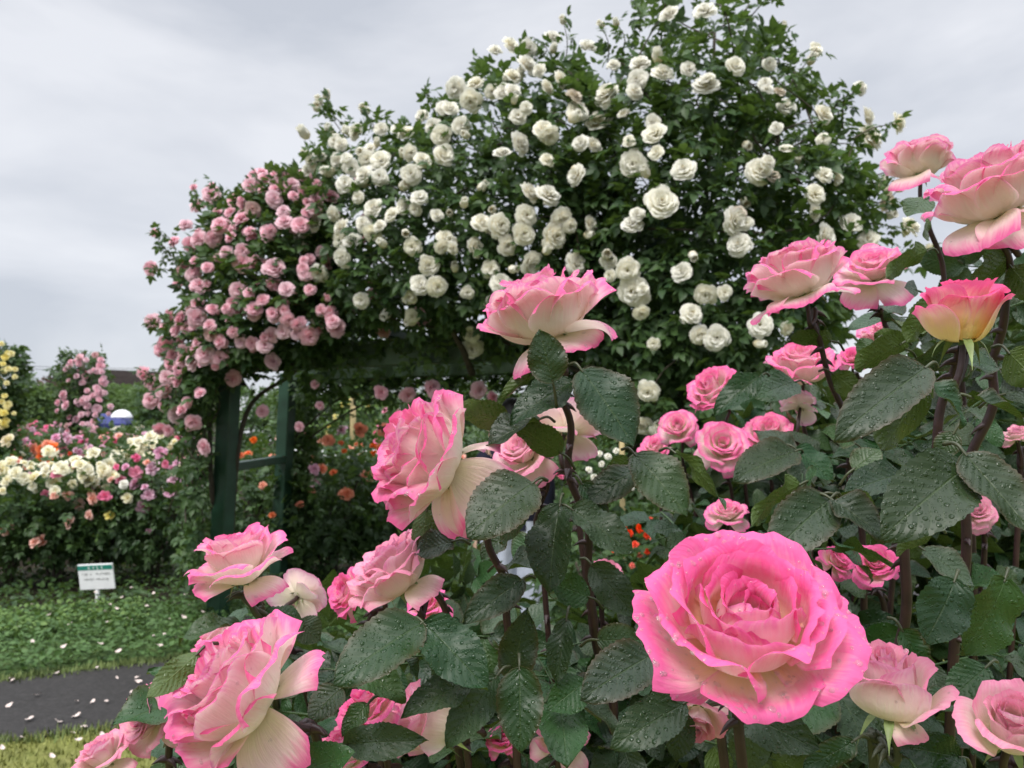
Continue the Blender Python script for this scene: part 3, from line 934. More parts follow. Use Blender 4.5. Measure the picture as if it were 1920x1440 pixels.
def top_gap(p, e, rng):
    f = np.sin(p[:, 0] * 0.043) * np.sin(p[:, 1] * 0.051) + 0.6 * np.sin(p[:, 0] * 0.11 + 1) * np.sin(p[:, 1] * 0.097 + 2)
    thin = np.clip((380 - p[:, 1]) / 380.0, 0, 1) * 0.98 + (1 - e) * 0.55
    return f + rng.normal(0, 0.35, len(p)) > -1.3 + 1.5 * thin

WHITES = [(853,163,40),(890,155,34),(883,190,42),(930,92,26),(960,82,36),(992,90,32),(990,118,38),(1037,68,32),(1103,84,34),(962,140,32),(963,170,32),(923,172,28),(833,200,30),(1053,148,32),(1135,175,54),(1083,207,42),(1121,223,56),(1193,150,44),(1200,117,44),(1243,133,40),(1323,155,54),(1322,17,42),(1253,23,36),(1380,122,36),(973,217,32),(1020,240,40),(1030,257,44),(978,267,42),(1225,248,42),(1188,308,54),(1280,315,50),(1240,378,64),(1185,418,40),(1030,363,54),(995,360,40),(987,403,40),(938,422,48),(903,415,36),(982,438,46),(953,460,44),(1055,410,46),(1042,443,54),(893,463,38),(833,290,38),(827,253,36),(1077,328,44),(1027,297,28),(1087,267,32),
 (1425,320,56),(1382,412,56),(1383,457,50),(1477,197,34),(1547,213,44),(1630,217,38),(1635,255,60),(1687,230,40),(1615,163,28),(1532,90,28),(1522,110,20),(1530,362,40),(1530,397,30),(1570,330,34),(1550,443,54),(1597,417,44),(1627,447,44),(1710,423,46),(1440,165,24),(1462,170,26),(1475,277,24),(1543,260,26),(1665,377,40),(1670,403,20),
 (497,397,24),(562,442,34),(597,513,34),(640,485,36),(637,427,34),(638,450,34),(623,403,30),(680,420,34),(697,440,44),(710,423,26),(698,387,38),(670,370,24),(733,400,32),(755,387,28),(647,343,34),(632,303,32),(627,265,26),(598,290,28),(680,325,34),(713,297,38),(770,327,38),(788,368,32),(770,287,30),(793,297,34),(833,290,36),(773,463,34),(803,497,34),(820,537,38),(787,537,30),(768,557,28),(677,563,30),(593,595,32),(723,588,22),(770,603,20),(820,403,26),(760,437,18),(760,247,34),
 (807,498,34),(920,503,34),(997,495,48),(962,505,18),(1082,495,50),(940,530,40),(1177,507,50),(1187,547,66),(1142,517,24),(887,653,38),(884,628,30),(1107,700,32),(1323,552,44),(1297,587,40),(1343,633,52),(1313,627,36),(1425,610,50),(1477,617,28),(1425,645,20),(1278,510,36),(1215,735,40),(1205,800,44),(1235,805,34),(1225,645,24),(612,178,18),(594,200,20),(683,205,22),(715,240,26),(745,240,24),(790,215,26),(1010,130,26),(1150,120,24),(1170,210,26),(1300,480,20),(1500,300,22),(1455,240,24),(1105,440,18),(905,350,20),(870,380,18)]
rng = np.random.default_rng(21)
extra, _ = sample_poly(POLY_W, 190, rng)
WHITES += [(x, y, rng.uniform(15, 34)) for x, y in extra if y < 600 and y > 60 and (x < 1150 or rng.uniform() < 0.45)]

PINKS3 = [(740,250,80),(690,315,95),(465,370,100),(385,430,90),(585,405,70),(570,470,70),(325,540,75),(255,635,70),(515,540,110),(480,620,100),(390,620,100),(350,650,80),(640,500,100),(700,460,90),(825,400,100),(925,260,70),(920,310,80),(830,340,70),(785,600,80),(880,520,100),(970,540,100),(1025,455,90),(1145,375,95),(1065,400,80),(990,360,70),(645,690,85),(545,700,85),(640,760,110),(130,790,80),(290,790,80),(370,820,90),(405,880,110),(445,780,70),(820,780,120),(770,760,70),(805,880,70),(890,900,90),(625,910,100),(680,920,70),(590,980,70),(710,1010,95),(480,1015,75),(385,990,90),(390,1070,110),(285,1070,90),(130,1085,95),(265,1130,80),(455,1110,80),(465,1160,80),(820,1060,80),(900,1080,80),(800,1170,90),(870,1140,90),(970,1090,70),(1020,1170,110),(770,1220,90),(700,1210,75),(820,1310,95),(210,1225,100),(310,1260,80),(510,1200,80),(520,1290,90),(430,1275,110),(360,1310,100),(300,1310,80),(230,1310,60),(590,1410,90),(1180,1120,110),(1350,1080,90),(1440,1140,80),(1645,1050,130),(1390,940,90),(85,1380,80),(130,1420,70),(470,620,90),(1000,820,80)]
PINKS = [(240 + x / 3, 240 + y / 3, s / 3) for x, y, s in PINKS3]
PINKS += [(x / 3, 600 + y / 3, s / 3) for x, y, s in [(850,360,90),(920,390,80),(970,340,50),(845,450,90),(920,470,90),(1000,540,110),(1080,580,100),(1140,720,95),(900,620,80),(945,625,70),(1475,510,70)]]
rng = np.random.default_rng(22)
extra, _ = sample_poly([(600, 330), (480, 335), (385, 365), (345, 440), (330, 540), (300, 640), (290, 740), (340, 840), (380, 760), (420, 680), (560, 640), (680, 600), (640, 500), (600, 420)], 110, rng)
PINKS += [(x, y, rng.uniform(15, 27)) for x, y in extra]
PINKS += [(rng.uniform(470, 600), rng.uniform(318, 350), rng.uniform(18, 28)) for _ in range(10)] + [(rng.uniform(590, 700), rng.uniform(330, 600), rng.uniform(16, 26)) for _ in range(14)]
WHITES += [(rng.uniform(500, 600), rng.uniform(380, 560), rng.uniform(18, 30)) for _ in range(9)] + [(rng.uniform(565, 700), rng.uniform(235, 330), rng.uniform(20, 32)) for _ in range(12)]
PINKS = [(x, y, s_ * 0.98) for x, y, s_ in PINKS]
PINKS += [(715,735,26),(765,742,30),(812,728,36),(820,742,28),(900,732,34),(925,745,24),(600,760,16),(590,720,16),(560,800,18)]

def climber(name, label, poly, blooms, key, n_leaf, seed, root, thick, gap, sprigs, trunks, bigd=1.0):
    rng = np.random.default_rng(seed)
    t = empty(name, root, label, 'climbing rose')
    org = np.asarray(root)
    mb = foliage(poly, n_leaf, rng, thick, 0.118, gap)
    tw = MB()
    for path in trunks:
        tube(tw, smooth_path(path, 8) - org, 0.022, 0.008, 7)
    # thin canes wandering through the mass
    for _ in range(46):
        p, e, off, pts = climber_points(poly, 60, rng, thick)
        o = np.argsort(((pts - pts[0]) ** 2).sum(1))[[0, 4, 9]]
        o = o[np.argsort(p[o, 1])[::-1]]
        tube(tw, smooth_path(pts[o] + rng.normal(0, 0.02, (3, 3)), 6) - org, 0.005, 0.0025, 5)
    items = []
    for (a, b, d, end) in sprigs:
        A_, B_ = P(*a, d), P(*b, d - 0.05)
        mid = (A_ + B_) / 2 + rng.normal(0, 0.02, 3)
        path = smooth_path([A_, mid, B_], 6)
        tube(tw, path - org, 0.0035, 0.0016, 5)
        pts = path[2:-1] + rng.normal(0, 0.008, (len(path) - 3, 3))
        spray(mb, pts, np.repeat(unit(B_ - A_)[None], len(pts), 0) * 0.3 + rng.normal(0, 1, (len(pts), 3)), rng.uniform(0.07, 0.11, len(pts)), rng)
        if end: items.append((b[0], b[1], end))
    fo = obj('foliage', None or mb.mesh('foliage'), M['leaf_far'], t)
    fo.data.transform(Matrix.Translation(-Vector(org)))
    obj('canes', tw.mesh('canes'), M['wood'], t)
    c = np.asarray(poly, float).mean(0)
    allb = sorted(list(blooms) + items, key=lambda b: -b[2])
    rest = []
    for i, (x, y, s) in enumerate(allb):
        ins, e = in_poly(poly, np.array([[x, y]], float))
        ee = min(1.0, e[0] / 170.0) if ins[0] else 0.0
        T = thick * math.sqrt(ee * (2 - ee)) + 0.05
        d = on_beam(x) + 0.25 - T - rng.uniform(0.05, 0.11)
        if s < 24 and rng.uniform() < 0.5: d += 0.15 * T
        loc = P(x, y, d)
        v = (np.array([x, y]) - c) / 420.0
        ax = cv(v[0] * 0.8 + rng.normal(0, 0.35), -v[1] * 0.6 + 0.15 + rng.normal(0, 0.35), 0.8)
        dia = s / F_PX * d * (1.12 if s < 44 else 1.0)
        me = LIB[key][rng.integers(len(LIB[key]))]
        if key == 'white_b' and s < 24: me = BUDW[rng.integers(3)]; dia *= 1.15
        if i < 100: place(me, 'bloom', t, loc, ax, dia, rng.uniform(0, 6.28))
        else: rest.append((me, loc, ax, dia, rng.uniform(0, 6.28)))
    if rest: merge_blooms(rest, t, 'small_blooms', M[key])
    return t

SP_W1 = [((650, 260), (598, 188), 4.5, 18), ((660, 250), (612, 176), 4.5, 0), ((700, 240), (682, 205), 4.4, 0), ((820, 220), (798, 172), 4.3, 0), ((905, 160), (897, 108), 4.2, 0), ((1060, 120), (1056, 38), 4.05, 16), ((1010, 110), (1000, 70), 4.1, 0), ((640, 300), (575, 290), 4.5, 20)]
SP_W2 = [((1138, 130), (1127, 45), 3.9, 15), ((1165, 110), (1155, 42), 3.9, 14), ((1200, 60), (1180, -5), 3.8, 0), ((1460, 120), (1470, 48), 3.6, 14), ((1480, 160), (1530, 92), 3.6, 24), ((1560, 220), (1612, 168), 3.55, 26), ((1600, 260), (1682, 232), 3.5, 0), ((1640, 330), (1715, 312), 3.5, 0), ((1630, 420), (1700, 430), 3.5, 30),
         ((1600, 380), (1690, 350), 3.5, 20), ((1620, 480), (1745, 470), 3.5, 26), ((1400, 40), (1450, -20), 3.7, 0), ((1590, 300), (1655, 345), 3.5, 22), ((1580, 240), (1590, 175), 3.55, 0)]
SP_P = [((345, 500), (288, 436), 4.8, 16), ((350, 520), (282, 503), 4.8, 26), ((340, 600), (282, 602), 4.8, 30), ((385, 380), (362, 350), 4.8, 14), ((410, 375), (397, 345), 4.8, 14), ((330, 470), (300, 440), 4.8, 0), ((470, 350), (490, 322), 4.75, 22), ((320, 700), (265, 700), 4.9, 24)]
gl = G(430, 1130); gr = np.array([r1[0] + 0.1, r1[1] - 0.05, 0])
gm = np.array([r1[0] + 0.45, r1[1] + 0.1, 0])
def dpt(px, py, dd=0.0): return P(px, py, on_beam(px) + 0.3 + dd)
climber('white_climbing_rose', 'white climbing rose over the arch beam between the pink climber and the tall dome', [q for q in POLY_W if q[0] <= 1160] + [(1165, 960)] if False else
        [(555, 345), (568, 300), (600, 262), (645, 228), (700, 222), (790, 215), (845, 160), (890, 130), (930, 100), (990, 80), (1060, 75), (1150, 95), (1190, 300), (1170, 560), (1110, 680), (960, 640), (880, 632), (760, 630), (650, 620), (560, 600), (545, 500), (560, 400)],
        [b for b in WHITES if b[0] < 1115], 'white_b', 5600, 31, gr, 0.62, top_gap, SP_W1,
        [[gr, dpt(1180, 900), dpt(1120, 720), dpt(900, 620), dpt(700, 480)], [gr, dpt(1160, 760), dpt(1000, 640, .2), dpt(930, 600, .2), dpt(860, 560)], [dpt(885, 700), dpt(870, 660, -.2), dpt(845, 600, -.3), dpt(850, 480)]])
climber('white_climbing_rose', 'tallest white climbing rose, its dome cut by the top of the picture',
        [(1100, 120), (1140, 95), (1175, 40), (1185, -60), (1240, -120), (1440, -110), (1460, 30), (1520, 100), (1550, 185), (1595, 225), (1640, 290), (1630, 360), (1650, 440), (1620, 520), (1580, 640), (1560, 760), (1420, 900), (1330, 980), (1180, 960), (1120, 800), (1090, 690), (1060, 560), (1050, 300)],
        [b for b in WHITES if b[0] >= 1115], 'white_b', 8200, 32, gm, 0.70, top_gap, SP_W2,
        [[gm, dpt(1270, 900), dpt(1300, 600), dpt(1330, 300), dpt(1340, 60)], [gm, dpt(1360, 860), dpt(1420, 560), dpt(1460, 300), dpt(1430, 120)], [gm, dpt(1200, 820), dpt(1170, 700), dpt(1200, 420)]])
climber('pink_climbing_rose', 'soft pink climbing rose covering the left end of the green arch', POLY_P, PINKS, 'pink_b', 4600, 33, gl, 0.55, None, SP_P,
        [[gl, dpt(440, 900, .1), dpt(470, 760, .2), dpt(560, 690, .3), dpt(640, 560)], [gl, dpt(400, 950), dpt(395, 760), dpt(420, 520)], [gl, dpt(370, 1000), dpt(360, 820), dpt(340, 640)]])

# the unlit back half of the arch roof: more of the pink climber hanging behind the beam
bk = empty('climbing_rose', g2 + np.array([0.1, 0.1, 0]), 'shaded climbing rose with dusky pink blooms hanging behind the arch beam', 'climbing rose')
rng = np.random.default_rng(61)
mb = MB(); tw = MB()
n = 2300
s = rng.uniform(-0.3, 2.7, n); dz = rng.normal(0.02, 0.15, n)
pts = bl + back * 1.15 + br_dir * s[:, None] + np.stack([0 * s, rng.normal(0, 0.12, n), dz], 1)
n2 = 1050
col = g2 + np.stack([rng.normal(0.12, 0.11, n2), rng.normal(0.12, 0.1, n2), rng.uniform(0.0, 1.6, n2)], 1)
n3 = 340
fr = bl + br_dir * rng.uniform(-0.2, 2.3, n3)[:, None] - back * rng.uniform(0.08, 0.16, n3)[:, None] + np.stack([0 * np.ones(n3), 0 * np.ones(n3), np.where(rng.uniform(size=n3) < 0.3, rng.uniform(-0.16, 0.0, n3), rng.normal(0.03, 0.05, n3))], 1)
pts = np.concatenate([pts, col, fr]) - np.asarray(bk.location)
spray(mb, pts, rng.normal(0, 1, (len(pts), 3)), rng.uniform(0.08, 0.14, len(pts)), rng, droop=0.5)
obj('foliage', mb.mesh('foliage'), M['leaf_far'], bk)
for i in range(2):
    a = g2 + np.array([0.08 * i - 0.05, 0.1, 0]); b = bl + back * 1.1 + br_dir * (0.4 + 0.45 * i)
    tube(tw, smooth_path([a, a + np.array([0.02, 0.03, 1.0]), b], 8) - np.asarray(bk.location), 0.012, 0.006, 6)
obj('canes', tw.mesh('canes'), M['wood'], bk)

# ------------------------------------------------------------------ bush roses of the beds
def bush_foliage(seed, n, base, shape=1.0):
    rng = np.random.default_rng(seed)
    v = rng.normal(size=(n, 3)); v /= np.linalg.norm(v, axis=1)[:, None]
    v *= (rng.uniform(0.25, 1, n) ** 0.5)[:, None]
    lump = 1 + 0.25 * np.sin(v[:, 0] * 5 + seed) * np.sin(v[:, 1] * 5 + 2 * seed)
    pts = np.stack([v[:, 0] * lump, v[:, 1] * lump, (base + (1 - base) * (0.5 + 0.5 * v[:, 2]) * lump) * 2.2], 1)
    mb = MB()
    spray(mb, pts, v, rng.uniform(0.75, 1.3, n) * 0.27, rng, droop=0.15)
    return mb.mesh('foliage')
def bush_canes(seed, n=6):
    rng = np.random.default_rng(seed)
    mb = MB()
    for i in range(n):
        a = rng.uniform(0, 6.28)
        b = np.array([math.cos(a), math.sin(a), 0])
        tube(mb, smooth_path([b * 0.10, b * 0.25 + [0, 0, 0.35], b * rng.uniform(0.4, 0.8) + [0, 0, 0.85]], 5), 0.03, 0.012, 6)
    me = mb.mesh('canes'); me.materials.append(M['wood']); return me
FOL = {}
for k, m in (('leaf_far', 'leaf_far'), ('leaf_light', 'leaf_light')):
    FOL[k] = []
    for s in range(4):
        me = bush_foliage(50 + s, 740, 0.17); me.materials.append(M[m]); FOL[k].append(me)
CAN = [bush_canes(60 + s) for s in range(3)]

def rose_bush(at, h, r, key, blooms, label, group, seed, leaf='leaf_far', size=0.1, name='rose_bush', cat='rose bush'):
    """blooms: a number scattered over the crown, or a list of picture places (x, y, diameter)"""
    rng = np.random.default_rng(seed)
    t = empty(name, np.array([at[0], at[1], 0.0]), label, cat, group)
    f = obj('foliage', FOL[leaf][rng.integers(4)], parent=t); f.scale = (r, r, h / 2.2); f.rotation_euler[2] = rng.uniform(0, 6.28)
    c = obj('canes', CAN[rng.integers(3)], parent=t); c.scale = (r, r, h); c.rotation_euler[2] = rng.uniform(0, 6.28)
    keys = key if isinstance(key, (list, tuple)) else [key]
    if isinstance(blooms, int):
        for i in range(blooms):
            a, e = rng.uniform(0, 6.28), rng.uniform(-0.1, 1.0) ** 1.0
            v = np.array([math.cos(a) * math.sqrt(max(0, 1 - e * e)), math.sin(a) * math.sqrt(max(0, 1 - e * e)) - 0.35, e])
            loc = np.asarray(t.location) + v * np.array([r * 1.02, r * 1.02, h * 0.36]) + np.array([0, 0, h * 0.68])
            k = keys[rng.integers(len(keys))]
            place(LIB[k][rng.integers(len(LIB[k]))], 'bloom', t, loc, v + np.array([0, -0.4, 0.4]) + rng.normal(0, 0.3, 3), size * rng.uniform(0.75, 1.2), rng.uniform(0, 6.28))
    else:
        d0 = (np.array([at[0], at[1], h * 0.7]) - CAM) @ FW - r * 0.7
        for i in range(26):                       # smaller blooms and buds over the top of the same bush
            a, e = rng.uniform(0, 6.28), rng.uniform(0.15, 1.0)
            v = np.array([math.cos(a) * math.sqrt(1 - e * e), math.sin(a) * math.sqrt(1 - e * e) - 0.25, e])
            if h < 0.95 or name != 'rose_bush' or 'under the arch' in label or 'arch post' in label or 'cane' in label: break
            loc = np.asarray(t.location) + v * np.array([r * 1.05, r * 1.0, h * 0.34]) + np.array([0, 0, h * 0.68])
            k = keys[rng.integers(len(keys))] if rng.uniform() < 0.72 else ('peach_b', 'rose_b', 'white_b', 'white_b', 'red_b')[rng.integers(5)]
            place(LIB[k][rng.integers(len(LIB[k]))], 'bloom', t, loc, v + np.array([0, -0.4, 0.4]) + rng.normal(0, 0.3, 3), size * rng.uniform(0.5, 1.0), rng.uniform(0, 6.28))
        for x, y, s, *kk in blooms:
            d = d0 + rng.uniform(-0.1, 0.1)
            k = kk[0] if kk else keys[rng.integers(len(keys))]
            place(LIB[k][rng.integers(len(LIB[k]))], 'bloom', t, P(x, y, d), cv(rng.normal(0, 0.4), 0.5 + rng.normal(0, 0.3), 0.8), s / F_PX * d, rng.uniform(0, 6.28))
    return t

def spot(px, d):
    p = P(px, 825, d)
    return p[0], p[1]

# front row beside the sign
rose_bush(spot(20, 6.3), 0.98, 0.42, 'yellow_b', [(12, 825, 30), (12, 900, 20), (0, 880, 34), (20, 865, 26), (45, 895, 26), (60, 895, 28), (67, 915, 22), (10, 990, 30, 'peach_b'), (75, 1012, 28, 'peach_b'), (63, 1016, 22, 'peach_b'), (30, 885, 24)],
          'pale yellow rose bush at the left edge of the picture with peach blooms low down', 'front row of bushes behind the verge', 201)
rose_bush(spot(112, 6.4), 0.95, 0.42, 'yellow_b', [(110, 875, 32), (100, 905, 34), (135, 907, 20), (90, 845, 26), (127, 928, 24, 'peach_b'), (150, 946, 26, 'peach_b'), (172, 935, 26, 'peach_b'), (197, 930, 24, 'rose_b'), (165, 966, 20, 'peach_b'), (128, 980, 24, 'peach_b'), (118, 880, 24), (85, 880, 22)],
          'pale yellow rose bush with peach blooms, directly left of and behind the small sign', 'front row of bushes behind the verge', 202)
rose_bush(spot(205, 6.5), 0.97, 0.42, 'yellow_b', [(155, 890, 34), (165, 900, 28), (195, 880, 28), (205, 870, 24), (150, 870, 28), (175, 848, 26), (200, 912, 18), (205, 965, 20, 'lemon_b'), (218, 876, 12, 'rose_b'), (140, 860, 22), (165, 880, 26)],
          'pale yellow rose bush directly behind the small sign', 'front row of bushes behind the verge', 203)
rose_bush(spot(290, 6.5), 1.0, 0.40, 'mauve_b', [(255, 885, 26, 'rose_b'), (252, 905, 28), (285, 876, 30), (280, 928, 26), (268, 950, 28), (300, 848, 24), (225, 898, 20, 'rose_b'), (256, 858, 18, 'rose_b'), (310, 870, 16, 'rose_b'), (357, 975, 14, 'orange_b'), (330, 868, 14), (278, 995, 12)],
          'mauve pink rose bush between the small sign and the pink climber', 'front row of bushes behind the verge', 204)
# second row, creamy white on the right and orange on the left
rose_bush(spot(40, 8.4), 1.0, 0.5, ['yellow_b', 'orange_b'], [(18, 810, 26), (90, 832, 24, 'orange_b'), (97, 838, 22, 'orange_b'), (78, 843, 20, 'orange_b'), (62, 843, 24), (75, 855, 20, 'orange_b'), (88, 866, 20, 'orange_b'), (20, 858, 14, 'orange_b'), (34, 860, 14, 'orange_b'), (50, 875, 14, 'orange_b')],
          'orange and cream rose bush in the second row at the far left', 'second row of bushes in the left bed', 205)
rose_bush(spot(130, 8.5), 0.98, 0.5, ['yellow_b', 'mauve_b'], [(127, 823, 22), (95, 850, 30), (150, 846, 14, 'mauve_b'), (142, 843, 14, 'mauve_b'), (135, 870, 14, 'rose_b'), (170, 845, 14, 'mauve_b'), (168, 838, 12, 'mauve_b'), (130, 851, 10, 'red_b')],
          'cream rose bush with small mauve blooms in front of the pink pillar rose', 'second row of bushes in the left bed', 206)
rose_bush(spot(235, 8.2), 1.02, 0.5, 'yellow_b', [(245, 832, 28), (258, 828, 26), (230, 845, 24), (220, 853, 26), (215, 855, 20), (262, 850, 22), (277, 855, 20), (240, 855, 18), (235, 835, 22), (250, 840, 22), (270, 835, 22), (205, 872, 24), (200, 882, 24)],
          'cream white rose bush in the second row right of the pink pillar', 'second row of bushes in the left bed', 207)
rose_bush(spot(295, 8.6), 1.05, 0.5, 'yellow_b', [(280, 818, 28), (285, 832, 20), (300, 815, 18), (325, 828, 16), (318, 838, 14), (300, 856, 16), (310, 845, 14)],
          'cream white rose bush in the second row against the pink climber', 'second row of bushes in the left bed', 208)
# further rows
rng = np.random.default_rng(77)
for i in range(9):
    rose_bush(spot(-20 + i * 42, 10.8 + 0.3 * (i % 2)), 1.18, 0.5, ['rose_b', 'peach_b', 'mauve_b'], 24, 'mixed pink rose bush in the middle rows of the left bed', 'middle rows of the left bed', 300 + i, size=0.12)
for i in range(12):
    rose_bush(spot(-25 + i * 33, 14.0 + 0.4 * (i % 2)), 1.42 if i < 5 else 1.2, 0.6, ['rose_b', 'rose_b', 'mauve_b'], 26, 'distant pink rose bush in the back rows of the left bed', 'back rows of the left bed', 330 + i, size=0.13)
for i, k in enumerate(('peach_b', 'peach_b', 'red_b')):
    rose_bush(spot(195 + i * 38, 12.6), 1.16, 0.5, k, 26, 'salmon rose bush beside the blue tent' if k == 'peach_b' else 'red rose bush under the white umbrella', 'salmon bushes beyond the left bed' if k == 'peach_b' else None, 350 + i, size=0.12)
for i in range(4):
    rose_bush(spot(245 + i * 24, 19.0), 1.42 if i != 3 else 1.36, 0.6, 'white_b', 26, 'far white flowering bush near the umbrella', 'far white bushes near the umbrella', 360 + i, size=0.12)

def pillar_rose(px, d, h, r, key, blooms, label, seed, n_fol=1800, size=0.12):
    rng = np.random.default_rng(seed)
    x, y = spot(px, d)
    t = empty('pillar_rose', np.array([x, y, 0]), label, 'pillar rose')
    a = rng.uniform(0, 6.28, n_fol); z = rng.uniform(0.02, 1.0, n_fol) * h
    rr = r * (0.78 + 0.25 * np.sin(z * 4 + seed)) * np.sqrt(rng.uniform(0.1, 1, n_fol)) * np.where(z > h * 0.9, 0.8, 1)
    pts = np.stack([np.cos(a) * rr, np.sin(a) * rr, z], 1)
    mb = MB(); spray(mb, pts, np.stack([np.cos(a), np.sin(a), 0 * a], 1), rng.uniform(0.1, 0.17, n_fol), rng)
    obj('foliage', mb.mesh('foliage'), M['leaf_far'], t)
    mb = MB(); tube(mb, [[0, 0, 0], [0, 0, h]], 0.04, 0.03, 7); obj('post', mb.mesh('post'), M['bark'], t)
    top_y = 825 - (h - 1.15) / d * F_PX
    blooms = list(blooms) + [(px + rng.uniform(-0.9, 0.9) * r / d * F_PX, rng.uniform(top_y + 8, 850), rng.uniform(7, 14)) for _ in range(34)]
    for bx, by, s in blooms:
        dd = d - r * rng.uniform(0.6, 1.0)
        place(LIB[key][rng.integers(len(LIB[key]))], 'bloom', t, P(bx, by, dd), cv((bx - px) / 60.0, 0.3, 0.8), s / F_PX * dd, rng.uniform(0, 6.28))
    return t
B5 = [(950,240,70),(790,270,90),(740,310,60),(860,290,60),(1010,290,70),(1010,350,100),(690,345,90),(650,380,70),(770,415,60),(860,415,40),(970,400,70),(820,515,75),(680,500,50),(1040,520,90),(620,635,100),(570,720,80),(650,745,110),(820,700,90),(870,750,80),(970,570,80),(1010,620,90),(1050,620,60),(870,600,60),(930,645,70),(990,685,60),(970,780,100),(1110,760,70),(1090,830,50),(810,835,70),(755,885,90),(930,910,70),(565,800,60),(870,930,50),(910,970,80),(930,1030,70),(980,1095,70),(820,1010,60),(765,1060,60),(900,1140,60),(700,1130,50),(660,950,60),(605,945,50),(1040,470,60),(1020,410,60),(700,310,60),(880,820,50)]
pillar_rose(150, 11.5, 2.42, 0.36, 'pink_b', [(x * 0.1875, 620 + y * 0.1875, s * 0.1875) for x, y, s in B5], 'pink pillar rose rising above the left bed', 81)
pillar_rose(-12, 8.0, 2.1, 0.24, 'lemon_b', [(x * 0.1875, 620 + y * 0.1875, s * 0.1875) for x, y, s in [(10,130,60),(40,400,70),(80,380,70),(150,385,60),(150,460,60),(50,260,80),(30,330,60),(45,650,60),(75,740,90),(15,710,60),(40,820,80),(55,900,80),(20,960,60),(-40,560,90),(-60,300,90),(-20,480,70),(-50,800,80),(60,950,50)]],
            'yellow pillar rose cut by the left edge of the picture', 82)

# bushes seen through and beyond the arch
rose_bush(spot(620, 6.6), 1.02, 0.45, 'orange_b', [(675, 805, 28), (615, 825, 26), (625, 885, 15), (605, 878, 22), (650, 925, 30), (590, 880, 22, 'mauve_b'), (592, 903, 22, 'mauve_b'), (645, 845, 12), (640, 830, 12), (563, 945, 18), (585, 920, 14), (475, 825, 14), (452, 853, 14), (512, 863, 10), (510, 965, 14)],
          'orange rose bush seen between the arch post and the pink roses', None, 221, size=0.12)
rose_bush(spot(715, 6.9), 1.08, 0.45, 'orange_b', [(722, 805, 28), (745, 798, 22), (690, 890, 28), (715, 840, 22), (700, 835, 14), (640, 805, 24, 'mauve_b'), (770, 800, 20), (700, 850, 14), (735, 830, 16)],
          'orange rose bush in front of the white table under the arch', None, 222, size=0.12)
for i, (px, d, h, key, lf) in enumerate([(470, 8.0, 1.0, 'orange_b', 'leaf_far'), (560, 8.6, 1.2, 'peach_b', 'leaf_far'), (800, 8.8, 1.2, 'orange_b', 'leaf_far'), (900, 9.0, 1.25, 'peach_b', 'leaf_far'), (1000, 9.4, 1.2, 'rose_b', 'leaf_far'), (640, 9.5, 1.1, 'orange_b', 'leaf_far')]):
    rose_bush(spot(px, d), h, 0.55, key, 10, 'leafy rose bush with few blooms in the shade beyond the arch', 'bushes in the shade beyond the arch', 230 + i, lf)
rose_bush(spot(705, 13.0), 2.0, 0.95, 'yellow_b', 0, 'bright green leafy bush beyond the arch beside the wooden stake', None, 240, 'leaf_light', name='shrub', cat='shrub')
rose_bush(spot(668, 12.2), 1.7, 0.4, 'lemon_b', 16, 'yellow flowering bush just right of the wooden stake', None, 241, 'leaf_far', 0.09)
rose_bush(spot(765, 11.0), 1.7, 0.45, 'rose_b', 14, 'small pink rose bush beyond the arch right of the bright green shrub', None, 242, 'leaf_far', 0.1)
rose_bush(spot(1190, 3.1), 0.80, 0.34, 'red_b', [(1180, 1000, 16), (1200, 992, 18), (1212, 1005, 14), (1190, 1020, 16), (1150, 1030, 12), (1165, 1012, 14), (1215, 1035, 14), (1140, 1080, 12), (1220, 975, 14), (1200, 1040, 12), (1185, 1060, 12), (1170, 985, 12), (1225, 1010, 14)],
          'low bush of scarlet flowers behind the leaves left of the largest pink rose', None, 243, size=0.06)
rose_bush(spot(1165, 3.4), 1.0, 0.32, 'white_b', [(1150, 875, 16), (1140, 855, 14), (1160, 860, 16), (1170, 880, 14), (1128, 870, 12), (1115, 895, 16), (1105, 880, 14), (1170, 905, 14), (1185, 915, 12), (1145, 890, 14), (1125, 850, 12), (1155, 845, 12), (1195, 900, 12), (1180, 870, 12), (1135, 905, 14)],
          'bush of small white clustered flowers behind the forked cane', None, 244, size=0.06)

# ------------------------------------------------------------------ trees, building, tent, people, sign
def tree(px, d, h, w_, mat, label, group, seed, n=2600, leaf=0.3, base=0.12, cat='tree'):
    h = h * 0.9
    rng = np.random.default_rng(seed)
    x, y = spot(px, d)
    t = empty('tree', np.array([x, y, 0]), label, cat, group)
    # crown of lobes
    nl = 15
    lob = np.stack([rng.normal(0, 0.36, nl), rng.normal(0, 0.30, nl), rng.uniform(base, 0.86, nl)], 1)
    lob[:, :2] *= (1.15 - 0.5 * np.abs(lob[:, 2:] - 0.45))
    k = rng.integers(0, nl, n)
    v = rng.normal(size=(n, 3)); v /= np.linalg.norm(v, axis=1)[:, None]
    pts = lob[k] * np.array([w_, w_, h]) + v * (rng.uniform(0.3, 1, n) ** 0.6)[:, None] * np.array([w_ * 0.28, w_ * 0.28, h * 0.15])
    mb = MB(); spray(mb, pts, v, rng.uniform(0.7, 1.3, n) * leaf, rng)
    obj('crown', mb.mesh('crown'), M[mat], t)
    mb = MB(); tube(mb, smooth_path([[0, 0, 0], [0.05 * w_, 0, h * 0.3], [-0.02 * w_, 0, h * 0.75]], 6), 0.022 * h + 0.03, 0.02, 8)
    for q in lob[:7]:
        tube(mb, smooth_path([[0.03 * w_, 0, h * 0.22], q * np.array([w_, w_, h]) * np.array([0.5, 0.5, 0.8]), q * np.array([w_, w_, h])], 4), 0.03, 0.008, 6)
    obj('trunk', mb.mesh('trunk'), M['bark'], t)
    return t
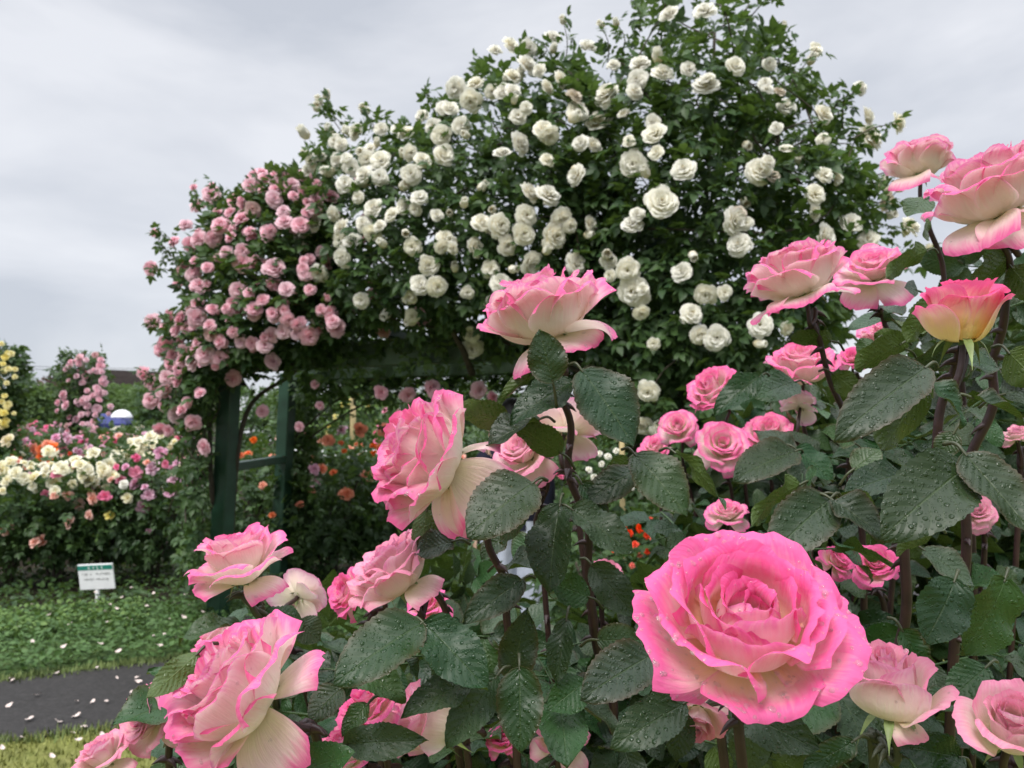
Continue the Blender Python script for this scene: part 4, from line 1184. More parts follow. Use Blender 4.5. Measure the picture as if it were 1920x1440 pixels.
for i, (px, d, top, wpx) in enumerate([(-40, 30, 700, 90), (12, 31, 704, 80), (48, 28, 690, 50), (70, 30, 706, 90), (110, 32, 712, 80), (150, 33, 716, 80)]):
    tree(px, d, 1.15 + (825 - top) / F_PX * d, wpx / F_PX * d, 'leaf_tree', 'mid green tree in the row behind the left bed', 'row of trees behind the left bed', 400 + i)
tree(42, 29, 1.15 + (825 - 662) / F_PX * 29, 26 / F_PX * 29, 'leaf_tree', 'narrow taller tree behind the yellow pillar rose', None, 410, 900, 0.25)
for i, (px, top, wpx) in enumerate([(75, 688, 46), (98, 692, 36)]):
    tree(px, 40, 1.15 + (825 - top) / F_PX * 40, wpx / F_PX * 40, 'leaf_copper', 'reddish copper leaved tree beyond the green row, left of the pink pillar', 'copper leaved trees', 420 + i, 1200, 0.35)
tree(236, 36, 1.15 + (825 - 700) / F_PX * 36, 112 / F_PX * 36, 'leaf_tree', 'rounded green tree in front of the dark roof', None, 430, 2600, 0.32, 0.35)
for i, (px, top, wpx) in enumerate([(178, 712, 70), (282, 706, 80)]):
    tree(px, 34, 1.15 + (825 - top) / F_PX * 34, wpx / F_PX * 34, 'leaf_tree', 'mid green tree below the dark roof', 'trees below the dark roof', 460 + i, 2200)
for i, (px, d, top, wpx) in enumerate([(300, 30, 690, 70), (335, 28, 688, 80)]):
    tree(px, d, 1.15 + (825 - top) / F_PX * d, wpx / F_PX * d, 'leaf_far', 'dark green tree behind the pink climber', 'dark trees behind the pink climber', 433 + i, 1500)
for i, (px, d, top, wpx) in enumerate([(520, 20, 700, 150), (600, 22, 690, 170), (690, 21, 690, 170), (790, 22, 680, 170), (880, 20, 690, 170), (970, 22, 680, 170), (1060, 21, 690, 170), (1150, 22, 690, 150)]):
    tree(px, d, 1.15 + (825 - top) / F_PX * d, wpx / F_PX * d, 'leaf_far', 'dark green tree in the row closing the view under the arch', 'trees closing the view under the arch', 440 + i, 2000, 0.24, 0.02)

# dark roofed building
bx0, by0 = spot(180, 46); bx1, by1 = spot(330, 52)
M['roof'] = simple('dark_roof', (0.022, 0.017, 0.015), 0.95, 0.25, 3, 0.01, spec=0.1)
M['wall'] = simple('building_wall', (0.16, 0.14, 0.11), 0.8, 0.2, 1)
M['pane'] = simple('window_pane', (0.03, 0.035, 0.04), 0.15, 0.1, 1)
bd = empty('park_building', np.array([(bx0 + bx1) / 2, (by0 + by1) / 2, 0]), 'long low building with a dark brown roof behind the rounded tree', 'building')
zr = 1.15 + (825 - 684) / F_PX * 46
mb = MB(); box(mb, (1.0, 0, (zr - 1.4) / 2), 4.2, 2.0, (zr - 1.4) / 2, None, 0.02); obj('wall', mb.mesh('wall', False), M['wall'], bd)
mb = MB()
for s_ in (-1, 1):
    A_ = np.array([[-4.8, s_ * 2.5, zr - 1.5], [6.2, s_ * 2.5, zr - 1.5], [6.2, 0, zr - 0.45], [-4.8, 0, zr]])
    nn = np.array([0, 0, 0.12]); V = np.concatenate([A_, A_ + nn])
    mb.add(V, [[0, 1, 2, 3], [7, 6, 5, 4], [0, 4, 5, 1], [1, 5, 6, 2], [2, 6, 7, 3], [3, 7, 4, 0]])
rf = obj('roof', mb.mesh('roof', False), M['roof'], bd)
for i in range(4):
    mb = MB(); box(mb, (-1.8 + i * 2.0, -2.02, 1.3), 0.5, 0.03, 0.6, None, 0.01); wf = obj('window', mb.mesh('window', False), M['stake'], bd)
    mb = MB(); box(mb, (-1.8 + i * 2.0, -2.06, 1.3), 0.42, 0.015, 0.52, None, 0.005); obj('pane', mb.mesh('pane', False), M['pane'], wf)

for z_off in (0.0, 0.45):
    A_, B_ = P(-300, 672 - z_off * 12, 60), P(700, 690 - z_off * 12, 60)
    t_ = np.linspace(0, 1, 20)[:, None]
    path = A_ + (B_ - A_) * t_ - np.array([0, 0, 1.0]) * (4 * t_ * (1 - t_) * 0.6)
    mb = MB(); tube(mb, path, 0.02, 0.02, 5)
    tag(obj('overhead_wire', mb.mesh('overhead_wire'), M['ink']), 'thin overhead wire crossing the sky above the copper tree', 'wire', 'overhead wires')

# blue tent
M['blue'] = simple('blue_fabric', (0.012, 0.02, 0.14), 0.6, 0.2, 3)
tx, ty = spot(205, 30)
tn = empty('market_tent', np.array([tx, ty, 0]), 'dark blue canopy tent far behind the pink pillar rose', 'tent')
mb = MB()
ht, ap = 1.75, 2.15
e = [(-1.0, -0.8, ht), (1.0, -0.8, ht), (1.0, 0.8, ht), (-1.0, 0.8, ht)]
V = np.array(e + [(-0.3, 0, ap), (0.3, 0, ap)] + [(x, y, ht - 0.3) for x, y, z in e])
mb.add(V, [[0, 1, 5, 4], [1, 2, 5, 5], [2, 3, 4, 5], [3, 0, 4, 4], [0, 6, 7, 1], [1, 7, 8, 2], [2, 8, 9, 3], [3, 9, 6, 0]])
obj('canopy', mb.mesh('canopy', False), M['blue'], tn)
for x, y, z in e:
    mb = MB(); tube(mb, [[x * 0.97, y * 0.97, 0], [x * 0.97, y * 0.97, ht]], 0.025, 0.025, 6); obj('leg', mb.mesh('leg'), M['white_paint'], tn)

# white table under the arch, stake, thin white plant label
tx, ty = spot(650, 10.5)
tb = empty('white_table', np.array([tx, ty, 0]), 'white cloth covered table behind the orange roses under the arch', 'table')
mb = MB()
ring = []
nseg = 32
ang = np.linspace(0, 2 * math.pi, nseg, endpoint=False)
sq = lambda a: np.sign(np.cos(a)) * np.abs(np.cos(a)) ** 0.4
sy = lambda a: np.sign(np.sin(a)) * np.abs(np.sin(a)) ** 0.4
rows = []
for z, k, wv in ((1.02, 0.0, 0), (1.02, 0.98, 0), (1.0, 1.0, 0), (0.7, 1.02, 0.02), (0.35, 1.05, 0.04)):
    rows.append(np.stack([0.85 * k * sq(ang) + wv * np.cos(ang * 9), 0.38 * k * sy(ang) + wv * np.sin(ang * 9), np.full(nseg, z)], 1))
mb.add(np.concatenate(rows), grid_q(5, nseg, True))
obj('cloth', mb.mesh('cloth'), M['white_paint'], tb)
for sx_ in (-0.7, 0.7):
    for sy_ in (-0.28, 0.28):
        mb = MB(); tube(mb, [[sx_, sy_, 0], [sx_, sy_, 0.99]], 0.02, 0.02, 6); obj('leg', mb.mesh('leg'), M['stem'], tb)
sx0, sy0 = spot(661, 10.0)
mb = MB(); tube(mb, [[0, 0, 0], [0.004, 0, 1.2], [0, 0, 1.73]], 0.04, 0.036, 8)
tag(obj('wooden_stake', mb.mesh('wooden_stake'), M['stake'], loc=(sx0, sy0, 0)), 'pale upright wooden stake seen under the arch', 'stake')
sx0, sy0 = spot(752, 12.0)
mb = MB(); tube(mb, [[0, 0, 0], [0, 0, 1.72]], 0.05, 0.05, 8)
tag(obj('grey_post', mb.mesh('grey_post'), M['white_paint'], loc=(sx0, sy0, 0)), 'short pale post beyond the arch beside the small pink bush', 'post')
sx0, sy0 = spot(1166, 3.2)
mb = MB(); tube(mb, [[0, 0, 0], [0, 0, 1.17]], 0.011, 0.011, 8)
tag(obj('garden_stake', mb.mesh('garden_stake'), M['stake'], loc=(sx0, sy0, 0)), 'thin pale stake beside the white clustered flowers', 'stake')
sx0, sy0 = spot(104, 11.2)
mb = MB(); box(mb, (0, 0, 0.66), 0.045, 0.01, 0.66, frame((0.12, 0, 1)), 0.004)
tag(obj('plant_marker', mb.mesh('plant_marker', False), M['white_paint'], loc=(sx0, sy0, 0)), 'tilted thin white plant marker left of the pink pillar', 'plant marker')

# sign with two lines of writing too small to read in the photograph
sg = G(181, 1133)
ds = (sg - CAM) @ FW
sign = empty('garden_sign', sg, 'small white notice sign with a green heading band, standing at the edge of the verge', 'sign')
kx = ds / F_PX
cz = P(181, 1081, ds) - sg
R = frame((0.10, 0.05, 1.0)); Rz = np.array([unit(np.array([0.975, -0.22, 0.075])), unit(np.array([0.22, 0.97, 0.12])), [0, 0, 0]]); Rz[1] = unit(Rz[1] - Rz[0] * np.dot(Rz[0], Rz[1])); Rz[2] = np.cross(Rz[0], Rz[1])
hw_, hh_ = 38 * kx, 24 * kx
mb = MB(); box(mb, cz, hw_, 0.006, hh_, Rz, 0.002); obj('board', mb.mesh('board', False), M['white_paint'], sign)
mb = MB(); tube(mb, [np.array([0, 0.012, -0.02]), cz + np.array([0.0, 0.014, hh_ * 0.6])], 0.014, 0.014, 8); obj('post', mb.mesh('post'), M['white_paint'], sign)
face = lambda u, v, o: cz + Rz[0] * u * hw_ + Rz[2] * v * hh_ - Rz[1] * (0.006 + o)
mb = MB(); box(mb, face(0, 0.72, 0.001), hw_ * 0.985, 0.001, hh_ * 0.17, Rz, 0.0004); obj('heading_band', mb.mesh('heading_band', False), M['sign_green'], sign)
def writing(nm, u0, u1, v, size, n, mat, seed, skip=0.15):
    """a line of marks as blurred and unreadable as on the photographed sign"""
    rng = np.random.default_rng(seed)
    mb = MB()
    for k in range(n):
        if rng.uniform() < skip: continue
        u = u0 + (u1 - u0) * (k + 0.5) / n
        for _ in range(rng.integers(3, 6)):
            hor = rng.uniform() < 0.6
            l = size * rng.uniform(0.5, 1.0)
            c = face(u, v, 0.0026) + Rz[0] * rng.uniform(-0.25, 0.25) * size + Rz[2] * rng.uniform(-0.45, 0.45) * size
            box(mb, c, l * 0.5 if hor else size * 0.06, 0.0004, size * 0.06 if hor else l * 0.5, Rz, 0.0002)
    return obj(nm, mb.mesh(nm, False), mat, sign)
writing('heading', -0.45, 0.5, 0.72, hh_ * 0.24, 4, M['white_paint'], 1, 0.0)
writing('writing', -0.8, 0.85, 0.22, hh_ * 0.16, 14, M['ink'], 2)
writing('writing', -0.8, 0.72, -0.18, hh_ * 0.16, 13, M['ink'], 3)

# ------------------------------------------------------------------ people
M['skin'] = simple('skin', (0.55, 0.36, 0.26), 0.55, 0.06, 30)
M['hair'] = simple('dark_hair', (0.012, 0.010, 0.009), 0.5, 0.2, 60)
M['grey_cloth'] = simple('pale_grey_cloth', (0.42, 0.46, 0.56), 0.85, 0.08, 25, 0.004)
M['navy_cloth'] = simple('navy_cloth', (0.010, 0.012, 0.035), 0.85, 0.2, 25)
M['blue_cloth'] = simple('blue_cloth', (0.015, 0.035, 0.26), 0.8, 0.2, 25)
M['dark_cloth'] = simple('dark_cloth', (0.03, 0.03, 0.035), 0.85, 0.2, 25)
def skin_obj(name, chains, mat, parent, sub=1):
    """chains: lists of (point, radius); the first point of a later chain joins the nearest earlier vertex"""
    vs, es, rs = [], [], []
    for ch in chains:
        prev = None
        for p, r in ch:
            p = np.asarray(p, float)
            if prev is None and vs:
                dd = [np.linalg.norm(p - q) for q in vs]
                j = int(np.argmin(dd))
                if dd[j] < 0.004:
                    prev = j; continue
            vs.append(p); rs.append(r); j = len(vs) - 1
            if prev is not None: es.append((prev, j))
            prev = j
    me = bpy.data.meshes.new(name)
    me.from_pydata([tuple(v) for v in vs], es, [])
    o = obj(name, me, mat, parent)
    md = o.modifiers.new('skin', 'SKIN')
    for i, sv in enumerate(me.skin_vertices[0].data):
        sv.radius = (rs[i], rs[i]) if np.isscalar(rs[i]) else rs[i]
        sv.use_root = i == 0
    md.use_smooth_shade = True
    ss = o.modifiers.new('sub', 'SUBSURF'); ss.levels = sub; ss.render_levels = sub
    return o
def person(at, h, face_dir, label, top, legs, hat=False, arm_up=False, wide=1.0):
    t = empty('person', np.array([at[0], at[1], 0.0]), label, 'person')
    t.rotation_euler[2] = face_dir
    k = h / 1.7
    def v(x, y, z): return np.array([x, y, z]) * k
    body = [[(v(0, 0, 0.95), 0.13 * k), (v(0, 0.01, 1.15), 0.125 * k), (v(0, 0, 1.36), 0.13 * k), (v(0, 0, 1.47), 0.06 * k), (v(0, 0.02, 1.53), 0.075 * k), (v(0, 0.03, 1.61), 0.098 * k), (v(0, 0.02, 1.68), 0.06 * k)],
            [(v(0, 0.03, 1.61), 0), (v(0, 0.125, 1.585), 0.014 * k)]]
    for s in (-1, 1):
        body.append([(v(0, 0, 0.95), 0), (v(0.09 * s, 0, 0.88), 0.095 * k), (v(0.10 * s, 0.02, 0.48), 0.06 * k), (v(0.10 * s, -0.02, 0.10), 0.042 * k), (v(0.105 * s, 0.03, 0.035), 0.038 * k), (v(0.11 * s, 0.15, 0.028), 0.03 * k)])
        if s == 1 and arm_up:
            arm = [(v(0.18 * s, 0, 1.38), 0.055 * k), (v(0.24 * s, 0.06, 1.12), 0.043 * k), (v(0.14 * s, 0.24, 1.22), 0.033 * k), (v(0.12 * s, 0.28, 1.26), 0.028 * k)]
            wr, dr = v(0.12 * s, 0.28, 1.26), np.array([-0.2, 0.3, 0.93])
        else:
            arm = [(v(0.18 * s, 0, 1.38), 0.055 * k), (v(0.24 * s, -0.02, 1.10), 0.043 * k), (v(0.25 * s, 0.05, 0.86), 0.032 * k), (v(0.25 * s, 0.06, 0.80), 0.030 * k)]
            wr, dr = v(0.25 * s, 0.06, 0.80), np.array([0, 0.1, -1.0])
        body.append([(v(0, 0, 1.36), 0)] + arm)
        sd = unit(np.cross(dr, [s, 0, 0]))
        for f, (a, l) in enumerate(((-0.022, 0.075), (-0.008, 0.085), (0.008, 0.082), (0.022, 0.068))):
            b = wr + k * (dr * 0.045 + sd * a)
            body.append([(wr, 0), (b, 0.011 * k), (b + k * (dr * l * 0.55 + sd * a * 0.3), 0.009 * k), (b + k * (dr * l + np.array([-0.02 * s, 0, 0])), 0.0075 * k)])
        body.append([(wr, 0), (wr + k * (dr * 0.02 + sd * 0.035), 0.011 * k), (wr + k * (dr * 0.055 + sd * 0.05), 0.008 * k)])
    skin_obj('body', body, M['skin'], t)
    tp = []
    mb = MB()
    a = np.linspace(0, 2 * math.pi, 32, endpoint=False)
    rows = [np.stack([rx * np.cos(a), ry * np.sin(a) + 0.005, np.full(32, z)], 1) * k for z, rx, ry in ((0.84, 0.185, 0.15), (0.95, 0.178, 0.148), (1.10, 0.165, 0.138), (1.25, 0.185, 0.145), (1.36, 0.20, 0.135), (1.42, 0.16, 0.105), (1.47, 0.075, 0.075), (1.49, 0.07, 0.07))]
    mb.add(np.concatenate(rows), grid_q(8, 32, True)); top_o = obj('top', mb.mesh('top'), top, t)
    for s in (-1, 1):
        e = [(v(0, 0, 1.38), 0), (v(0.18 * s, 0, 1.375), 0.075 * k)]
        e += [(v(0.24 * s, 0.06, 1.12), 0.062 * k), (v(0.15 * s, 0.22, 1.21), 0.045 * k)] if (s == 1 and arm_up) else [(v(0.24 * s, -0.02, 1.10), 0.062 * k), (v(0.25 * s, 0.045, 0.88), 0.048 * k)]
        skin_obj('sleeve', [e[1:]], top, top_o)
    # trousers with hanging folds
    for s in (-1, 1):
        mb = MB()
        a = np.linspace(0, 2 * math.pi, 40, endpoint=False)
        rows = []
        for z, rx, ry, cx, f in ((0.90, 0.10, 0.145, 0.085, 0.0), (0.80, 0.115, 0.145, 0.095, 0.004), (0.55, 0.105 * wide, 0.115 * wide, 0.11, 0.009), (0.30, 0.108 * wide, 0.112 * wide, 0.12, 0.012), (0.07, 0.112 * wide, 0.118 * wide, 0.125, 0.014)):
            q = 1 + f / 0.1 * (0.6 * np.sin(a * 7 + s) + 0.4 * np.sin(a * 11))
            rows.append(np.stack([cx * s + rx * q * np.cos(a), ry * q * np.sin(a), np.full(40, z)], 1) * k)
        mb.add(np.concatenate(rows), grid_q(5, 40, True))
        obj('trouser_leg', mb.mesh('trouser_leg'), legs, t)
        mb = MB(); box(mb, v(0.115 * s, 0.06, 0.035), 0.042 * k, 0.125 * k, 0.034 * k, None, 0.012); obj('shoe', mb.mesh('shoe'), M['dark_cloth'], t)
    mb = MB()
    rows = []
    a = np.linspace(0, 2 * math.pi, 20, endpoint=False)
    for z, r_, cut in ((1.47, 0.080, 0.55), (1.53, 0.108, 0.5), (1.60, 0.118, 0.35), (1.67, 0.104, 0.0), (1.715, 0.062, 0.0), (1.73, 0.0, 0)):
        y = np.sin(a) * r_
        y = np.where(y > 0, y * (1 - cut), y)
        rows.append(np.stack([np.cos(a) * r_ * 0.93, y + 0.012, np.full(20, z)], 1) * k)
    mb.add(np.concatenate(rows), grid_q(6, 20, True)); obj('hair', mb.mesh('hair'), M['hair'], t)
    return t
pp = P(962, 825, 4.35)
person((pp[0], pp[1]), 1.36, 0.25, 'person in pale grey trousers and navy top standing behind the leaves', M['navy_cloth'], M['grey_cloth'], wide=1.35)
px_, py_ = spot(229, 27)
person((px_, py_), 1.6, 2.6, 'distant person in blue holding the white umbrella', M['blue_cloth'], M['dark_cloth'], arm_up=True)
um = empty('umbrella', np.array([px_ + 0.04, py_ - 0.15, 1.28]), 'open white umbrella held by the distant person in blue', 'umbrella')
mb = MB()
a = np.linspace(0, 2 * math.pi, 32, endpoint=False)
rows = []
for q in np.linspace(0, 1, 7):
    rr = 0.36 * math.sin(q * 1.35) / math.sin(1.35) * (1 - 0.05 * q * (0.5 - 0.5 * np.cos(a * 8)))
    rows.append(np.stack([rr * np.cos(a), rr * np.sin(a), np.full(32, 0.90 - 0.27 * (1 - math.cos(q * 1.35)) / (1 - math.cos(1.35)))], 1))
mb.add(np.concatenate(rows), grid_q(7, 32, True)); obj('canopy', mb.mesh('canopy'), M['white_paint'], um)
mb = MB(); tube(mb, [[0, 0, 0], [0, 0, 0.95]], 0.008, 0.006, 6); obj('shaft', mb.mesh('shaft'), M['dark_cloth'], um)
# ------------------------------------------------------------------ the near bush: every flowering cane is a thing
GROUP = 'pink and cream hybrid tea roses in the near bush'
# place, width, depth, form, axis (right, up, toward camera), colour, seed, label, picture way-points of the cane, spin
ROSES = [
 ((1402, 1162), 432, 0.42, 'open', (-0.06, 0.84, 0.54), 'vivid', 3, 'largest rose, fully open hot pink bloom covered in raindrops at lower right', [(1400, 1420)], 0.0),
 ((1025, 605), 264, 0.64, 'bowl', (-0.33, 0.93, -0.02), 'pink', 12, 'pink rose with drooping cream petals standing tallest in front of the white climber', [(1048, 700), (1056, 770), (1076, 880), (1096, 1000), (1110, 1130), (1126, 1240), (1150, 1430)], 0.4),
 ((828, 872), 276, 0.60, 'bowl', (-0.84, 0.44, 0.28), 'pink', 23, 'large pink rose facing left under the beam, white outer petals folded back', [(925, 905), (926, 1010), (942, 1120), (965, 1300)], 0.9),
 ((450, 1053), 190, 0.62, 'half', (-0.22, 0.96, 0.12), 'pink', 34, 'pink and cream rose standing in front of the green arch post', [(468, 1112), (490, 1175), (520, 1330)], 0.2),
 ((458, 1308), 306, 0.50, 'bowl', (-0.70, 0.64, 0.32), 'pink', 46, 'big half open rose with bright pink rims at the bottom left', [(570, 1370), (600, 1460)], 0.3),
 ((742, 1066), 186, 0.66, 'bowl', (-0.55, 0.82, 0.10), 'pale', 57, 'pale pink rose with ruffled edges above the large dewy leaf', [(800, 1100), (836, 1155), (850, 1320)], 0.5),
 ((660, 1118), 96, 0.73, 'cup', (-0.70, 0.40, 0.50), 'vivid', 68, 'vivid pink rose half hidden behind the ruffled pale rose', [(690, 1240)], 0.1),
 ((556, 1116), 112, 0.80, 'cup', (0.25, 0.35, -0.85), 'pale', 79, 'pale rose seen from behind, just right of the rose by the post', [(560, 1260)], 0.7),
 ((296, 1345), 140, 0.62, 'cup', (-0.5, 0.35, 0.75), 'pale', 81, 'faded pale rose with crumpled petals left of the big bottom-left rose', [(320, 1470)], 0.2),
 ((202, 1428), 116, 0.60, 'half', (-0.4, 0.85, 0.2), 'pale', 92, 'pale rose cut by the bottom edge, furthest left of the near roses', [(220, 1500)], 0.6),
 ((412, 1206), 96, 0.68, 'half', (-0.5, 0.8, 0.1), 'pink', 101, 'small pink rose peeping from behind the big bottom-left rose', [(440, 1330)], 0.8),
 ((1062, 806), 150, 0.82, 'half', (0.15, 0.75, -0.45), 'pale', 112, 'pale cream rose behind the forked cane below the tallest pink rose', [(1085, 930), (1100, 1100)], 0.0),
 ((985, 852), 124, 0.84, 'cup', (-0.5, 0.55, 0.5), 'pale', 121, 'blush rose between the left-facing rose and the forked cane', [(1010, 960), (1020, 1100)], 0.3),
 ((1500, 530), 208, 0.78, 'bowl', (-0.30, 0.93, -0.08), 'pink', 133, 'pink rose seen from below, left one of the pair in front of the white dome', [(1522, 580), (1546, 665), (1576, 770), (1602, 890), (1610, 1050)], 0.0),
 ((1634, 518), 142, 0.86, 'cup', (-0.25, 0.75, 0.45), 'pink', 144, 'pink rose on the right of the touching pair in front of the white dome', [(1660, 600), (1680, 760)], 0.5),
 ((1722, 314), 132, 0.90, 'bowl', (0.0, 1.0, -0.10), 'pink', 155, 'smaller of the two roses against the sky at upper right', [(1736, 375), (1750, 430), (1766, 520), (1800, 660), (1810, 800)], 0.2),
 ((1852, 374), 218, 0.60, 'bowl', (-0.32, 0.94, -0.04), 'pink', 166, 'large pink rose against the sky, cut by the right edge', [(1880, 440), (1888, 520), (1880, 620), (1858, 720), (1832, 850), (1800, 1040), (1790, 1300)], 0.6),
 ((1803, 580), 180, 0.55, 'bud', (0.03, 1.0, 0.06), 'apricot', 177, 'half open yellow bud with red pink rims and long green sepals', [(1800, 655), (1790, 705), (1748, 830), (1716, 980), (1682, 1180), (1650, 1430)], 0.3),
 ((1688, 1298), 194, 0.50, 'bud', (-0.12, 0.98, 0.12), 'pale', 188, 'cream and pink half open bud right of the largest rose', [(1652, 1390), (1630, 1480)], 0.5),
 ((1896, 1350), 190, 0.46, 'bud', (-0.25, 0.8, 0.5), 'pale', 199, 'pale rose cut by the bottom right corner', [(1930, 1500)], 0.1),
 ((1502, 680), 134, 1.00, 'bowl', (-0.2, 0.85, 0.35), 'pink', 203, 'pink rose directly below the pair, in front of the slender dark cane', [(1510, 780), (1520, 950)], 0.7),
 ((1496, 765), 74, 1.02, 'half', (0.2, 0.6, -0.4), 'pale', 211, 'dull pale rose half hidden by leaves under the pink rose below the pair', [(1500, 900)], 0.7),
 ((1338, 730), 96, 1.20, 'bowl', (-0.55, 0.6, 0.5), 'pink', 223, 'bright pink rose with a leaf across it, beside the white dome foot', [(1370, 820), (1400, 1000)], 0.4),
 ((1352, 843), 100, 1.15, 'cup', (-0.1, 0.55, 0.8), 'pink', 231, 'round bright pink rose above the arching bronze leaf', [(1370, 930), (1380, 1100)], 0.2),
 ((1272, 803), 78, 1.30, 'cup', (-0.3, 0.6, 0.7), 'pink', 242, 'small bright pink rose overlapping a white bloom', [(1290, 900), (1310, 1100)], 0.9),
 ((1442, 815), 98, 1.20, 'bowl', (-0.2, 0.7, 0.6), 'pink', 251, 'pink rose crossed by a thin leafy twig, right of the round pink one', [(1450, 930), (1460, 1100)], 0.1),
 ((1660, 626), 104, 1.10, 'bowl', (-0.2, 0.95, 0.25), 'pink', 263, 'soft pink rose left of the yellow bud, against pale sky', [(1680, 720), (1690, 900)], 0.3),
 ((1364, 966), 84, 1.00, 'cup', (-0.1, 0.9, 0.35), 'pink', 271, 'pink rose peeping just above the largest rose', [(1380, 1060)], 0.6),
 ((1228, 842), 66, 1.40, 'bowl', (-0.3, 0.7, 0.6), 'pink', 282, 'small pink rose behind the dewy leaf, lowest of three at mid right', [(1240, 930), (1250, 1100)], 0.0),
 ((1596, 674), 52, 1.20, 'cup', (-0.3, 0.7, 0.6), 'vivid', 293, 'tiny glimpse of a pink rose right of the slender dark cane', [(1610, 760)], 0.0),
 ((1312, 1328), 136, 0.50, 'half', (-0.15, -0.35, 0.5), 'pale', 301, 'limp pale rose hanging under the largest rose', [(1330, 1290), (1350, 1440)], 0.3),
 ((690, 1335), 122, 0.62, 'half', (-0.3, 0.92, 0.2), 'vivid', 312, 'pink rose among the low leaves right of the big bottom-left rose', [(720, 1440)], 0.6),
 ((792, 1352), 128, 0.66, 'bud', (-0.85, 0.3, 0.2), 'pale', 321, 'pale sideways bud among the dark low leaves', [(870, 1400)], 0.2),
 ((652, 1420), 140, 0.60, 'half', (-0.4, 0.85, 0.2), 'pink', 334, 'salmon pink rose cut by the bottom edge beside the big bottom-left rose', [(680, 1500)], 0.5),
 ((1050, 1386), 114, 0.68, 'half', (0.1, 0.95, 0.2), 'pale', 345, 'cream rose with pink rims at the bottom centre', [(1070, 1470)], 0.9),
 ((945, 1392), 70, 0.76, 'cup', (-0.2, 0.8, 0.4), 'vivid', 351, 'pink rose mostly covered by the hanging dark leaf at bottom centre', [(960, 1480)], 0.4),
 ((806, 1142), 88, 0.82, 'cup', (-0.3, 0.7, 0.5), 'vivid', 362, 'pink rose in shade behind the ruffled pale rose, over the dewy leaf', [(815, 1250)], 0.1),
 ((1134, 1082), 78, 0.86, 'half', (0.3, 0.7, 0.3), 'pale', 373, 'faded cream rose crossed by the thorny cane left of the largest rose', [(1140, 1200)], 0.2),
 ((1640, 1062), 90, 0.76, 'cup', (-0.2, 0.6, 0.6), 'vivid', 384, 'pink rose in shade behind the thorny cane at right', [(1660, 1200)], 0.2),
 ((1566, 1056), 76, 0.80, 'cup', (0.3, 0.6, 0.5), 'vivid', 395, 'pink rose peeping from behind the upper right of the largest rose', [(1570, 1200)], 0.5),
 ((1908, 818), 56, 0.90, 'half', (-0.2, 0.9, 0.2), 'pale', 402, 'pale rose at the right edge above the broad dewy leaves', [(1915, 900)], 0.5),
 ((1830, 965), 74, 0.84, 'cup', (-0.2, 0.6, 0.6), 'pale', 413, 'pale rose hidden below the two broadest dewy leaves', [(1840, 1060)], 0.5),
]

# petals folded back below some blooms: direction (right, up, toward camera), length, half width, angles from the axis along the petal
DROPS = {
 0: [((-0.8, -0.6, 0.1), 0.86, 0.26, (105, 112, 122, 135, 150)), ((0.95, 0.3, 0.0), 1.08, 0.60, (98, 88, 76, 80, 104))],
 1: [((-1, 0, 0.35), 0.74, 0.36, (100, 116, 128, 140, 150)), ((1, 0, 0.25), 0.90, 0.55, (96, 94, 108, 140, 172)), ((0.6, 0, 0.9), 0.66, 0.38, (104, 114, 122, 132, 150))],
 2: [((0.4, -0.5, 0.8), 1.0, 0.56, (100, 130, 152, 154, 140)), ((0.1, -1, 0.2), 0.92, 0.42, (98, 110, 122, 138, 165)), ((0.3, 0.9, -0.1), 0.76, 0.34, (100, 128, 142, 142, 120))],
 3: [((0.9, 0, 0.5), 0.80, 0.44, (100, 112, 112, 114, 124)), ((-1, 0, 0.4), 0.92, 0.46, (96, 78, 66, 90, 140))],
 4: [((0.4, -0.6, 0.6), 0.98, 0.52, (100, 126, 144, 152, 172)), ((0.6, 0.6, 0.0), 0.95, 0.34, (98, 96, 88, 104, 150)), ((-0.3, -0.8, 0.3), 0.9, 0.5, (98, 84, 66, 80, 120))],
 5: [((0.5, 0.2, 0.5), 0.85, 0.42, (100, 112, 118, 116, 110))],
 13: [((0.8, 0, 0.6), 0.85, 0.55, (100, 102, 108, 120, 140)), ((-0.5, 0, 0.9), 0.85, 0.55, (100, 98, 100, 112, 135)), ((-1, 0, 0), 0.9, 0.5, (98, 96, 100, 115, 140))],
 15: [((-0.8, 0, 0.6), 0.90, 0.52, (100, 114, 132, 152, 165)), ((0.5, 0, 0.8), 0.75, 0.42, (104, 116, 128, 140, 150))],
 16: [((-0.9, 0, 0.45), 0.95, 0.55, (98, 106, 118, 138, 155)), ((-0.3, 0, 0.95), 0.85, 0.52, (104, 120, 140, 162, 170)), ((0.6, 0, 0.8), 0.7, 0.4, (100, 100, 100, 110, 130))],
 17: [((-1, 0, 0.25), 1.0, 0.42, (92, 44, 26, 60, 110)), ((0.9, 0, 0.4), 1.02, 0.56, (92, 38, 14, 20, 80))],
 18: [((0.7, -0.2, 0.7), 0.98, 0.56, (96, 58, 30, 50, 120)), ((-0.5, 0, 0.9), 1.0, 0.58, (92, 34, 4, 10, 70)), ((0.3, 0, 1), 0.45, 0.3, (104, 112, 110, 110, 130))],
}
class Cane: pass
CANES = []
STEM_PTS, STEM_ID = [], []

